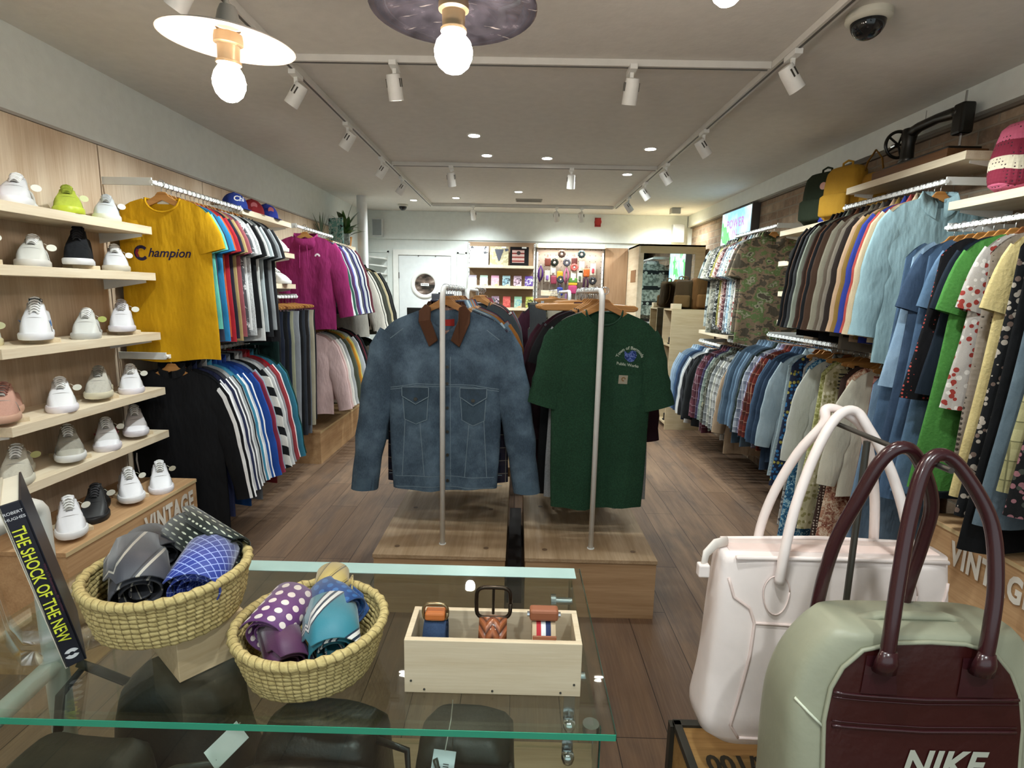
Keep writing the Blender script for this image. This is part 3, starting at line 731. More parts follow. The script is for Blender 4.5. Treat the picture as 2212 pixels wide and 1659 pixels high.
rail(-1.85, 3.80, 4.57, 1.502, XL, 'white rail holding the trousers on the left')
fill_rail(-1.85, 3.80, 4.53, 1.49, [
 'pants|bottle green side-striped trousers|#0f2a26||||three', 'pants|black side-striped trousers|#16171c||||three', 'pants|navy side-striped trousers|#1a2030||||three', 'pants|ink black jeans|#101114', 'pants|midnight navy trousers|#192033', 'pants|khaki trousers|#8a8a70', 'pants|grey track trousers|#80838a||||three#e6e6e6|.40', 'pants|charcoal trousers|#3c3e44', 'pants|deep black trousers|#111216', 'pants|dark slate trousers|#2a2e38||||three', 'pants|brown black trousers|#221e1e', 'pants|steel grey trousers|#5c6068', 'pants|stone beige trousers|#9a927c', 'pants|washed black trousers|#1c1c22'],
 'left trouser rail', 'trousers on the left rail')
rail(-1.85, 4.64, 5.50, 2.078, XL, 'white rail holding the sweatshirts on the upper left')
g = garment('hoodie', -1.80, 4.68, 2.066, cloth('#93205f', '', '#b83380'), 'magenta pink hoodie with a white chest logo, front of the sweatshirt rail', 'sweatshirts on the upper left rail', tuck=-1, w=.50, L=.86, rz=-.05, fold=.013, spread=.09)
tr_ = bvh_of(g['body']); vs, fs = ribbon([(math.cos(a)*.018+.11, math.sin(a)*.018-.245) for a in [i*PI/8 for i in range(9)]], .014); decal('chest_logo', vs, fs, tr_, cloth('#e6d8e0'), g['t'])
fill_rail(-1.85, 4.76, 5.45, 2.066, [
 'sweat|white sweatshirt|#d6d8d8', 'sweat|forest green sweatshirt|#2e5a4c', 'sweat|black and white sweatshirt|#23272c||||#c8cccc', 'sweat|plum purple sweatshirt|#4c2c55', 'sweat|royal blue sweatshirt|#2840a0', 'sweat|snow white sweatshirt|#cdd2d2', 'sweat|charcoal sweatshirt|#45464e', 'sweat|violet navy sweatshirt|#2c2a5e', 'sweat|pale grey sweatshirt|#b6bcc0', 'sweat|navy sweatshirt|#22284c', 'sweat|ivory sweatshirt|#d0d0c8', 'sweat|maroon sweatshirt|#5a2430'],
 'sweatshirt rail on the left', 'sweatshirts on the upper left rail', spread=.12)
rail(-1.85, 4.64, 5.50, 1.262, XL, 'white rail holding the knitwear low on the left')
fill_rail(-1.85, 4.70, 5.46, 1.25, [
 'sweat|powder pink jumper|#c9a8a6|||||| .86', 'sweat|pale rose jumper|#c4a29e', 'sweat|ivory white jumper|#cfccc4', 'sweat|silver grey jumper|#a2a4a6', 'sweat|olive green jumper|#4c5040', 'sweat|mustard orange jumper|#bf7d1e', 'sweat|pale yellow jumper|#b4b25a', 'sweat|light grey jumper|#a8acb4', 'sweat|fuzzy black jumper|#141416', 'sweat|dark maroon jumper|#5c1c28', 'sweat|charcoal black jumper|#1c1c20'],
 'low jumper rail on the left', 'jumpers on the low left rail', spread=.10)
rail(-1.85, 5.58, 6.30, 1.89, XL, 'white rail holding the long coats at the far left')
fill_rail(-1.82, 5.62, 6.26, 1.878, [
 'coat|off-white coat|#c4c0b4', 'coat|black wool coat|#191a1c', 'coat|cream coat|#cbc8bc', 'coat|dark olive coat|#3a3c34', 'coat|olive grey coat|#4c4e44', 'coat|sand beige coat|#a89a72', 'coat|pale khaki coat|#b8aa84', 'coat|charcoal coat|#26282a', 'coat|black leather coat|#111214'],
 'far left coat rail', 'coats on the far left rail', spread=.14)
fill_rail(-1.86, 5.62, 6.26, 1.10, ['jacket|dark winter jacket|#1b1c20', 'jacket|stone winter jacket|#8f8c80', 'jacket|forest green winter jacket|#27342c', 'jacket|black winter jacket|#131416'], 'low rail under the coats', 'jackets under the coats')
rail(-1.86, 5.58, 6.30, 1.112, XL, 'white rail low down under the long coats')
# ---- right wall
rail(2.0, 2.72, 3.52, 2.127, XR, 'white rail holding the jackets on the upper right')
fill_rail(2.0, 2.74, 3.50, 2.115, [
 'jacket|pale blue denim shirt|#8fb0b8|||||||.86', 'jacket|cream corduroy jacket|#cbb592|cord|#bfa986', 'jacket|coral red jacket|#b3463f', 'jacket|cobalt blue work jacket|#2c3c98', 'jacket|mustard brown jacket|#8a6a30', 'jacket|peach beige jacket|#bf9b7a', 'jacket|dark chocolate jacket|#2d2320', 'jacket|taupe grey jacket|#7e7466|||||||.84', 'jacket|warm grey work jacket|#5f5246', 'jacket|khaki grey jacket|#89826f',
 'jacket|coffee brown jacket|#4a3427', 'jacket|charcoal black jacket|#1b1c20', 'jacket|rust brown suede jacket|#7a4a30', 'jacket|deep brown jacket|#3c2a22', 'jacket|sage grey jacket|#8a8f80', 'jacket|dark slate jacket|#3a3b3e', 'jacket|black leather jacket|#15161a', 'jacket|walnut brown jacket|#59402f', 'jacket|ink black jacket|#101114'],
 'upper right jacket rail', 'jackets on the upper right rail', spread=.06, dx=-.10)
rail(2.0, 4.42, 5.24, 2.127, XR, 'white rail holding the patterned shirts on the right')
CAMO = ('#4c4434', '#6f5f48', '#59683c')
fill_rail(2.0, 4.46, 5.20, 2.115, [
 'sshirt|woodland camouflage shirt|#50483a|camo|#7c6850|#5d7040||||.92', 'sshirt|second camouflage shirt|#4c4338|camo|#6a5f50|#4d5a3a', 'sshirt|white shirt with red flowers|#d4d0c8|floral|#a34a44|#5c6a48', 'sshirt|pale leaf print shirt|#c8ccc4|print|#7d8a80|#4c5560', 'sshirt|sky blue print shirt|#9cc0d4|print|#dde6ea|#4a6080', 'sshirt|grey floral shirt|#7c7f84|floral|#b9bcc0|#44464c', 'sshirt|maroon print shirt|#6a3c40|print|#c9a8a0|#2c2a30', 'sshirt|white and rust shirt|#cfc8bc|print|#a8663c|#5c4438', 'sshirt|olive yellow shirt|#8a8440|print|#6a6a34|#b4ac64', 'sshirt|black and white print shirt|#2c2e30|print|#c9ccc8|#77797a', 'sshirt|grey camouflage shirt|#73736a|camo|#a3a294|#4c4f48', 'sshirt|stone leaf shirt|#9c9a8a|floral|#6a6c5c|#c8c6b8', 'sshirt|mauve grey shirt|#6c646c', 'sshirt|monochrome shirt with elephant bands|#66706c|elephant|#a9b3ae|#22262a'],
 'patterned shirt rail', 'patterned shirts on the right rail')
rail(1.97, 1.70, 2.62, 1.904, XR, 'white rail holding the dresses on the near right')
fill_rail(1.97, 1.80, 2.58, 1.892, [
 'sdress|black dress with tiny pink flowers|#141416|floral|#8c5a60|#3c4038||', 'sdress|yellow green checked dress|#a9a272|plaid|#8c8858|#5c5a3c|||1.02', 'dress|faded blue dress|#4f6270|denim|#5f7482', 'dress|long black dress|#0c0d10', 'dress|black dress with small flowers|#16171a|floral|#a3988a|#6f5a50', 'sdress|pale yellow dress|#c3ac6c|seersucker|#d3be82', 'top|grey crochet dress|#85796c|crochet|#3c342e|||.44|1.0', 'sdress|red and white floral dress|#b3aaa4|floral|#9c342c|#d6cfc8|||.8',
 'sdress|bright green seersucker dress|#3a7a2c|seersucker|#4f9140|||.46', 'sdress|dark navy dress|#18222f|||||.44|.7', 'dress|black dress with dotted hem|#17161a|dots|#b4443c|||.46|.8', 'sdress|faded denim pinafore|#47688c|denim|#5d7fa3||||1.16', 'dress|denim dress with crossed straps|#3a587c|denim|#4c6c92||||1.2', 'sdress|dark denim dress|#2c4260|denim|#3c5678|||.46|1.24', 'dress|light blue pleated dress|#7c9fc0|denim|#90b2cf||||.7', 'dress|long mid blue dress|#3d5b7e|denim|#4d6d92||||1.22'],
 'dress rail on the right', 'dresses on the near right rail', dx=.05)
rail(2.02, 1.50, 1.78, 1.262, XR, 'short white rail over the right-hand plinth')
fill_rail(2.02, 1.56, 1.74, 1.25, ['top|red crochet top|#a8382a|crochet|#7c2018|||.4|.58', 'top|black sequinned top|#131315|dots|#5c5c60|||.4|.60', 'top|deep red knitted top|#8c2420|||||.4|.58'], 'short rail over the right plinth', 'tops over the right plinth')
rail(2.0, 2.70, 4.39, 1.282, XR, 'long white rail low on the right under the jackets')
fill_rail(2.0, 2.76, 4.36, 1.27, [
 'dress|light denim maxi dress|#5f7f9f|denim|#7191b0|||.40|1.05', 'skirt|red gingham skirt|#a52a22|plaid|#c9a89a|#7c1c18', 'shirt|ivory linen shirt|#bcb4a0', 'dress|peach print dress|#b88468|print|#d8c0a4|#8a4c3c|||1.0', 'dress|brown spotted dress|#3c2a24|dots|#b8a898||||1.02', 'skirt|sage beige skirt|#8c8468||||||1.0', 'skirt|black barred skirt|#8c8462|bands|#22262a||||1.02', 'dress|cream floral dress|#b5ab84|floral|#8c8450|#d0c8a8|||1.02', 'dress|lime print dress|#a0a060|print|#c4c08c|#7c7c3c|||.9', 'skirt|indigo ikat skirt|#33325c|print|#b0b0b8|#4c4c84', 'shirt|white linen shirt|#b7b8ae||||||1.0', 'dress|turquoise print dress|#2c6c98|print|#9cc0cc|#244c74', 'dress|small floral dress|#a8a49c|floral|#50505c|#c4c0b8', 'skirt|faded indigo skirt|#3c4866|denim|#4a5878', 'dress|navy dress with bright blue flowers|#242c44|floral|#2c6ca4|#a49840|||1.0', 'dress|pale aqua lace dress|#94a6ac|crochet|#b4c2c6||||.95',
 'shirt|pale washed denim shirt|#8aa0ac|denim|#a0b4bc', 'shirt|dark indigo denim shirt|#22344e|denim|#304a68|||.52|.92', 'shirt|navy denim shirt|#263a56|denim|#36506e|||.52|.9', 'shirt|mid blue denim shirt|#34506e|denim|#46658a', 'shirt|red checked shirt|#74281f|plaid|#401c18|#b08060', 'shirt|brick plaid shirt|#6c3028|plaid|#3c2420|#a08070', 'shirt|lilac blue plaid shirt|#8a8fb0|plaid|#6a3040|#d8d8e0', 'shirt|white and navy plaid shirt|#9ca4b0|plaid|#3a4660|#d8dce0', 'shirt|black green plaid shirt|#1c2422|plaid|#2c3a34|#46504a', 'shirt|slate denim shirt|#3c5066|denim|#50687f', 'shirt|soft blue denim shirt|#5a7a96|denim|#7090ac', 'shirt|blue chambray shirt|#46637e|denim|#5b7994', 'shirt|steel blue denim shirt|#3c566e|denim|#4f6b84', 'shirt|greyed denim shirt|#4c6074|denim|#62788c'],
 'long low rail on the right', 'clothes on the long low right rail', spread=.07)
rail(2.0, 4.44, 5.20, 1.165, XR, 'white rail holding checked shirts low on the right')
fill_rail(2.0, 4.47, 5.17, 1.153, [
 'shirt|tan linen shirt|#a58c70|||||||.9', 'shirt|grey and white plaid shirt|#9a9c98|plaid|#4c5052|#d8d8d4', 'shirt|black and white plaid shirt|#a8aaa6|plaid|#26282a|#e0e0dc', 'shirt|cream plaid shirt|#b4b4a8|plaid|#5c6058|#e0ddd0', 'shirt|silver check shirt|#8c9090|plaid|#3c4044|#c8cccc', 'shirt|mossy plaid shirt|#4c4c40|plaid|#2c2c28|#8c8c7c', 'shirt|camouflage work shirt|#4a4c40|camo|#74766a|#2f322a', 'shirt|pale green plaid shirt|#7c8a80|plaid|#4c5a54|#b4beb4', 'shirt|violet check shirt|#3c3450|plaid|#242038|#6c648c', 'shirt|maroon plaid shirt|#5c2c38|plaid|#381c24|#9c8088', 'shirt|dusty red plaid shirt|#70404a|plaid|#48282e|#a8909a', 'shirt|charcoal plaid shirt|#34343a|plaid|#1c1c20|#6c6c74'],
 'low checked shirt rail', 'checked shirts on the low right rail', spread=.06)
rail(2.0, 5.27, 6.02, 1.096, XR, 'white rail holding denim shirts low at the far right')
fill_rail(2.0, 5.30, 5.98, 1.084, [
 'shirt|black cotton shirt|#17181a', 'shirt|dark grey cotton shirt|#2c2e30', 'shirt|black striped shirt|#1c1d20|vstripe|#3c3d42', 'shirt|white cotton shirt|#c4c6c4', 'shirt|grey blue cotton shirt|#7c8894', 'shirt|dark indigo shirt|#1e2f4a|denim|#2a4060', 'shirt|royal denim shirt|#2c4a74|denim|#3b5c8a', 'shirt|light denim shirt|#6886a4|denim|#7c9ab6', 'shirt|pale denim shirt|#7590ac|denim|#8aa4be', 'shirt|ice blue denim shirt|#86a0b8|denim|#9cb4c8'],
 'far low denim rail', 'shirts on the far low right rail', spread=.06)
# ================================================================ SHELVES, PLINTHS, PLATFORMS
def shelf(xa, xb, y0, y1, z, label, group='pale wooden wall shelves', th=.038, br=True):
    t = thing('wall_shelf', label, 'shelf', (xa, y0, z), group=group)
    lo, hi = min(0, xb-xa), max(0, xb-xa)
    B(lo, 0, -th, hi, y1-y0, 0).build('board', PLY_PALE, t, bevel=.0015)
    if br:
        d = xb-xa
        for yy in (.02, y1-y0-.028): MB().prism([(0, -th), (d*.86, -th), (d*.86, -th-.012), (0, -th-.05)], yy, yy+.005, 'xz').build('bracket', WMETAL, t)
    return t
for z, nm in ((1.842, 'topmost of the five shoe shelves'), (1.615, 'second from the top of the shoe shelves'), (1.314, 'middle shoe shelf'), (1.026, 'second from the bottom of the shoe shelves'), (.795, 'lowest of the five shoe shelves')):
    shelf(XL, -1.85, 1.925, 2.805, z, 'pale wooden wall shelf with trainers, '+nm)
shelf(XL, -1.85, .98, 1.905, 1.842, 'pale wooden wall shelf at the left edge, topmost'); shelf(XL, -1.85, .98, 1.905, 1.615, 'pale wooden wall shelf at the left edge, lower one')
shelf(XL, -1.85, 3.74, 4.53, 2.072, 'pale wooden wall shelf carrying the baseball caps')
shelf(XL, -1.85, 3.80, 4.57, 1.832, 'short pale shelf with a white high-top, beside the pink hoodie'); shelf(XL, -1.85, 3.80, 4.57, 1.588, 'short pale shelf above the trouser rail')
shelf(XL, -1.85, 5.50, 6.285, 2.025, 'pale wooden wall shelf carrying the potted plant')
shelf(XR, 2.0, 2.62, 3.53, 2.228, 'pale wooden wall shelf carrying the sewing machine')
shelf(XR, 2.0, 1.75, 2.68, 2.012, 'pale wooden wall shelf carrying the crochet bags')
shelf(XR, 2.0, 3.54, 4.36, 2.062, 'pale wooden wall shelf carrying the rucksacks')
shelf(XR, 2.0, 3.56, 4.34, 1.835, 'dim wall shelf below the rucksacks, upper'); shelf(XR, 2.0, 3.56, 4.30, 1.607, 'dim wall shelf below the rucksacks, middle'); shelf(XR, 2.0, 3.56, 4.27, 1.392, 'dim wall shelf below the rucksacks, lower')
shelf(XR, 2.0, 5.22, 6.08, 1.197, 'pale shelf below the patterned shirts at the far right')

def plinth(x0, y0, x1, y1, h, label, letters=None, face=None, mat=PLY_BOX):
    t = thing('plywood_plinth', label, 'plinth', ((x0+x1)/2, (y0+y1)/2, 0)); w, d = (x1-x0)/2, (y1-y0)/2
    B(-w, -d, h-.02, w, d, h).build('top_board', mat, t, bevel=.002)
    B(-w+.003, -d+.003, 0, w-.003, d-.003, h-.02).build('carcass', mat, t)
    EDG = plain('#cbb489', .6)
    a = w if x0 < 0 else -w
    B(a-.0008, -d, h-.019, a+.0008, d, h-.002).build('pale_edge', EDG, t)
    if letters:
        tv, tf = text_mesh(letters, .135, .006, space=1.12); tv = [(x*.62, y, z) for x, y, z in tv]; mx_ = max(v[0] for v in tv)
        s = 1 if face == 'E' else -1
        xx = (w+.0015) if face == 'E' else -w-.0015
        MB().add([(xx, (x-mx_+d-.04 if face == 'E' else -x-mx_+d-.18), z+h-.145) for x, y, z in tv], tf).build('painted_lettering', plain('#d9d3c8', .7), t)
    return t
plinth(XL+.004, 1.94, -1.72, 2.80, .53, 'plywood plinth painted VINTAGE under the trainers', 'VINTAGE', 'E')
plinth(XL+.004, 4.70, -1.74, 6.40, .30, 'low plywood plinth under the jumpers at the far left')
plinth(1.85, 1.45, XR-.004, 2.36, .61, 'plywood plinth painted VINTAGE under the dresses on the right', 'VINTAGE', 'W')

def platform(x0, x1, y0, y1, label):
    t = thing('display_platform', label, 'platform', ((x0+x1)/2, (y0+y1)/2, 0)); w, d = (x1-x0)/2, (y1-y0)/2
    B(-w, -d, .285, w, d, .305).build('top_board', PLY_TOP, t, bevel=.002)
    B(-w+.004, -d+.006, 0, w-.004, d-.006, .285).build('carcass', wood('#b89a78', '#92704e', 0, 1, .55, 'plywood_front'), t)
    for sx in (-w+.1, w-.1):
        for sy in (-d+.09, d-.09, 0): MB().disc((sx, sy, .3053), .013, 'z', 14, .0012).build('screw_cap', plain('#6d5742', .6), t)
    return t
platform(-.675, -.035, 2.435, 3.60, 'plywood display platform under the denim jackets, nearer one'); platform(.055, .69, 2.435, 3.72, 'plywood display platform under the green t-shirt, nearer one')
platform(-.675, -.035, 3.80, 4.95, 'plywood display platform behind the denim jacket rack'); platform(.055, .69, 4.05, 5.35, 'plywood display platform behind the green t-shirt rack')
tag(B(-.028, 2.55, 0, .046, 3.5, .12).build('dark_crate', plain('#1d1512', .7)), 'dark brown box in the gap between the two display platforms', 'box')  # dark block fills the gap in place of its floor shadow

def floor_rack(x, y0, y1, label, lean=0):
    t = thing('floor_clothes_rack', label, 'clothes rack', (x, y0, .306), group='white floor clothes racks')
    D = y1-y0; top = 1.265; R_ = .07
    pts = [(0, 0, 0), (0, 0, top-R_)]+[(0, R_-R_*math.cos(a), top-R_+R_*math.sin(a)) for a in [PI/2*i/5 for i in range(1, 6)]]
    pts += [(0, D-R_+R_*math.sin(a), top-R_+R_*math.cos(a)) for a in [PI/2*i/5 for i in range(0, 6)]]+[(0, D, 0)]
    MB().tube(pts, .013, 12).build('tube_frame', WMETAL, t, smooth='all')
    MB().disc((0, 0, .0015), .018, 'z', 20, .003).disc((0, D, .0015), .018, 'z', 20, .003).build('foot_flange', WMETAL, t)
    return t
ZR = 1.571-.013-.0005+.0155
floor_rack(-.355, 2.56, 3.55, 'white tube rack carrying the denim jackets, nearest on the left'); floor_rack(.385, 2.55, 3.66, 'white tube rack carrying the green t-shirt, nearest on the right')
floor_rack(-.365, 3.92, 4.86, 'white tube rack behind the denim jacket rack'); floor_rack(.385, 4.18, 5.30, 'white tube rack behind the green t-shirt rack')
# hero: denim jacket
DEN = cloth('#31485e', 'denim', '#6484a0'); BRN = cloth('#5c3b28', 'cord', '#4b2f20')
zr = 1.5745
g = garment('jacket', -.35, 2.635, zr, DEN, 'blue denim jacket with a brown corduroy collar, front of the left rack', 'jackets on the near left rack', w=.62, L=1.0, T=.09, sl=.82, spread=.10, rz=.0, fold=.016, flare=-.16, cmat=DEN, z0=-.097, slope=.4, neck=.13)
t = g['t']; body = g['body']; tr_ = bvh_of(body)
for ch in list(t.children):
    if ch.name.startswith('collar') or ch.name.startswith('placket'): bpy.data.objects.remove(ch)
STT = cloth('#758c9b', '')
# big collar
pol = [(.0, -.14), (.03, -.155), (.115, -.30), (.155, -.225), (.165, -.14), (.135, -.09), (.09, -.06)]
for s in (-1, 1):
    P = [(s*x, z) for x, z in [(.030, -.252), (.072, -.284), (.122, -.165), (.122, -.115), (.092, -.082), (.066, -.098), (.066, -.155)]]
    n_ = len(P); vs = []; 
    for x, z in P: vs.append((x, -.052 if z < -.12 else -.035 if z < -.08 else -.01, z))
    for x, z in P: vs.append((x, -.038 if z < -.12 else -.022 if z < -.08 else .006, z))
    MB().add(vs, [tuple(range(n_)), tuple(range(2*n_-1, n_-1, -1))]+[(j, (j+1) % n_, n_+(j+1) % n_, n_+j) for j in range(n_)]).build('corduroy_collar', BRN, t, bevel=.004)
rs = [[(math.cos(a)*rx, .012+math.sin(a)*.034, z) for a in [PI*j/12 for j in range(13)]] for rx, z in ((.100, -.095), (.085, -.070), (.118, -.135))]
MB().rings(rs, False).build('collar_back', BRN, t, smooth='all')
vs, fs = ribbon([(-.01, -.165), (.04, -.165)], .045); MB().add([(x, .024, z) for x, y, z in vs], fs).build('neck_label', cloth('#b3322c'), t)
tvv, tff = ribbon([(-.08, -.165), (.08, -.165)], .13); MB().add([(x, .028, z) for x, y, z in tvv], tff).build('plaid_lining', cloth('#8a5048', 'plaid', '#b08c7c', '#d8c8b8', .4), t)
seams = [[(.0, -.30), (.0, -.98)], [(.028, -.33), (.028, -.98)], [(-.285, -.49), (-.14, -.465), (.14, -.465), (.285, -.49)], [(-.285, -.50), (-.14, -.475), (.14, -.475), (.285, -.50)],
 [(-.20, -.20), (-.285, -.265)], [(.20, -.20), (.285, -.265)], [(-.125, -.60), (-.10, -.93)], [(.125, -.60), (.10, -.93)], [(-.19, -.60), (-.21, -.93)], [(.19, -.60), (.21, -.93)],
 [(-.285, -.93), (.285, -.93)], [(-.285, -.985), (.285, -.985)]]
m = ([], [])
for s_ in seams:
    vs, fs = ribbon(s_, .0032); o = len(m[0]); m[0].extend(vs); m[1].extend([tuple(o+i for i in f) for f in fs])
decal('stitched_seams', m[0], m[1], tr_, STT, t, .0018, flat=True)
for s in (-1, 1):
    fl = [(s*.075, -.48), (s*.205, -.48), (s*.205, -.525), (s*.14, -.565), (s*.075, -.525)]
    decal('pocket_flap', [(x, 0, z) for x, z in fl], [tuple(range(5))], tr_, cloth('#2c4254', 'denim', '#44607a'), t, .006)
    pk = [(s*.078, -.525), (s*.202, -.525), (s*.195, -.64), (s*.14, -.665), (s*.085, -.64)]
    decal('chest_pocket', [(x, 0, z) for x, z in pk], [tuple(range(5))], tr_, cloth('#334b5f', 'denim', '#4c6880'), t, .0025)
    vs, fs = ribbon(fl+[fl[0]], .004); decal('flap_stitching', vs, fs, tr_, STT, t, .0085, flat=True)
    vs, fs = ribbon(pk+[pk[0]], .0035); decal('pocket_stitching', vs, fs, tr_, STT, t, .004, flat=True)
    h = tr_.ray_cast(Vector((s*.14, -.6, -.54)), Vector((0, 1, 0)))[0]
    MB().disc((s*.14, h.y-.009, -.54), .009, 'y', 14, .004).build('button', DARKMET, t)
    sp = sleeve_pts(.62, .82, s, -.097-(.31-.085)*.4, .10, 0); e = sp[-1]; dd = (sp[-1]-sp[-2]).normalized()
    rs = [[e - dd*k + Vector((math.cos(a)*.069, math.sin(a)*.052, 0)) for a in [2*PI*j/16 for j in range(16)]] for k in (-.006, .06)]
    MB().rings(rs, True).build('cuff', cloth('#41607a', 'denim', '#58768e'), t, smooth='all')
for z in (-.38, -.46, -.58, -.70, -.82, -.955):
    h = tr_.ray_cast(Vector((.014, -.6, z)), Vector((0, 1, 0)))[0]
    MB().disc((.014, h.y-.003, z), .008, 'y', 12, .004).build('button', DARKMET, t)
fill_rail(-.355, 2.74, 3.45, zr, [
 'shirt|dark plaid flannel shirt|#20243a|plaid|#3c3440|#8c8478||.60|1.06', 'jacket|washed denim jacket|#40596c|denim|#587388|||.60|.86', 'jacket|pale denim jacket|#8ba0ac|denim|#a3b6c0|||.56|.84', 'jacket|mid denim jacket|#4a6478|denim|#5f7a90|||.58|.86', 'jacket|mustard brown padded jacket|#94591c|||||.62|.98', 'jacket|grey denim jacket|#5a6870|denim|#6e7d86|||.58|.86', 'jacket|rust red jacket|#7c3426|||||.56|.84', 'jacket|dark indigo jacket|#1c2a40|denim|#2a3c56|||.60|.9'],
 'near left rack', 'jackets on the near left rack', spread=.09)
fill_rail(-.30, 4.02, 4.78, zr, ['sweat|slate grey hooded top|#3f464a|||||.50', 'sweat|maroon jumper|#4c1a20|||||.50', 'sweat|white long jumper|#b8b8b4|||||.50', 'jacket|wine red jacket|#5c1c24|||||.50', 'jacket|storm grey jacket|#4a5458|||||.50', 'jacket|black cotton jacket|#1c1e20|||||.5'],
 'rack behind the denim jackets', 'tops on the second left rack', spread=.05)
# hero: green t-shirt
g = garment('tee', .41, 2.63, zr, cloth('#1d3f2c', 'heather', '#234a34'), 'dark green pocket t-shirt with chest embroidery, front of the right rack', 'tops on the near right rack', w=.53, L=1.08, T=.07, sl=.345, rz=0, fold=.022, z0=-.097, slope=.4, spread=.0, flare=-.14, cmat=cloth('#1b3b2a'))
for ch in g['t'].children:
    if ch.name.startswith('sleeve'): pass
t = g['t']; tr_ = bvh_of(g['body'])
tv, tf = text_mesh('Town of Bermuda', .021, .0005)
arc = []
for x, y, z in tv:
    a = x/.062*1.0; r_ = .058+z; arc.append((.128+math.sin(a)*r_, 0, -.295+math.cos(a)*r_-.04))
decal('arched_embroidery', arc, tf, tr_, cloth('#a9b8a8'), t, .002)
tv, tf = text_mesh('Public Works', .019, .0005); decal('lower_embroidery', [(x+.118, y, z-.357-x*.12) for x, y, z in tv], tf, tr_, cloth('#a9b8a8'), t, .002)
decal('blue_emblem', [(.10, 0, -.284), (.118, 0, -.296), (.135, 0, -.282), (.155, 0, -.286), (.16, 0, -.309), (.145, 0, -.334), (.125, 0, -.339), (.103, 0, -.319)], [tuple(range(8))], tr_, cloth('#22408c', 'print', '#6c80c8', '#16285c', .5), t, .002)
decal('patch_pocket', [(.04, 0, -.40), (.19, 0, -.40), (.19, 0, -.545), (.115, 0, -.57), (.04, 0, -.545)], [tuple(range(5))], tr_, cloth('#1f4330', 'heather', '#264d37'), t, .0018)
decal('square_label', [(.08, 0, -.402), (.122, 0, -.402), (.120, 0, -.444), (.078, 0, -.444)], [(0, 1, 2, 3)], tr_, cloth('#a39c8a'), t, .0035)
vs, fs = ribbon([(.112+math.cos(a)*.008-.01, -.421+math.sin(a)*.008) for a in [i*PI/5 for i in range(9)]], .006); decal('label_motif', vs, fs, tr_, cloth('#8a6a44'), t, .005)
garment('tee', .41, 2.69, zr, cloth('#7f8184', 'heather', '#8f9194'), 'heather grey t-shirt just behind the dark green pocket t-shirt', 'tops on the near right rack', w=.50, L=1.06, T=.04, sl=.3, rz=-.02, fold=.01, z0=-.097, slope=.4)
fill_rail(.385, 2.76, 3.10, zr, ['tee|black long t-shirt|#17181b|||||.52|1.12', 'sweat|dark maroon jumper|#260e16|||||.52|1.0', 'tee|charcoal grey t-shirt|#3a3c40|||||.52|1.0', 'jacket|wine purple fleece jacket|#35121f|||||.56|.95', 'tee|midnight black t-shirt|#101114|||||.5|1.1'], 'near right rack', 'tops on the near right rack', spread=.06, dx=-.13)
fill_rail(.385, 3.17, 3.58, zr, ['pants|cream canvas trousers|#b3ad98|||||.44|1.16', 'pants|stone canvas trousers|#a8a390|||||.42|1.12', 'pants|grey work trousers|#4a4c50|||||.42', 'pants|black work trousers|#17181b|||||.42', 'pants|camouflage trousers|#4c4a3c|camo|#6c6a58|#33352b||.42'], 'near right rack', 'trousers on the near right rack')
fill_rail(.30, 4.28, 5.20, zr, ['pants|slate cargo trousers|#44484c|||||.44', 'pants|olive cargo trousers|#5c5c4c|||||.44', 'pants|pale stone trousers|#a09c8c|||||.44', 'jacket|plum fleece jacket|#3a1626|||||.54|.9', 'pants|black cargo trousers|#1b1c1e|||||.44', 'pants|graphite trousers|#34383c|||||.44', 'shirt|black dotted shirt|#1c1b20|dots|#b8b8bc|||.5', 'pants|ash grey trousers|#7c7e80|||||.44'], 'rack behind the green t-shirt', 'clothes on the second right rack')
# wide bar hangers standing out on the right-hand racks
for i, (y, x) in enumerate(((2.98, .38), (3.05, .372), (3.12, .365), (3.20, .36))):
    h = thing('bar_hanger', 'wide flat wooden trouser hanger on the near right rack, '+['frontmost', 'second one back', 'third one back', 'rearmost'][i], 'hanger', (x, y, zr), (0, 0, (-.03, .02, .05, -.02)[i]), 'flat bar hangers on the near right rack')
    poly = [(-.26, -.105), (-.265, -.09), (-.245, -.078), (-.03, -.07), (.03, -.07), (.245, -.078), (.265, -.09), (.26, -.105), (.24, -.112), (-.24, -.112)]
    MB().prism(poly, -.008, .008, 'xz').build('wooden_bar', HANGW, h, bevel=.004)
    MB().tube([(0, 0, -.07), (0, 0, -.035)]+[(.017*math.sin(PI-a), 0, -.0035+.017*math.cos(PI-a)) for a in [PI*i_/8 for i_ in range(10)]], .0019, 6).build('hook', CHROME, h)
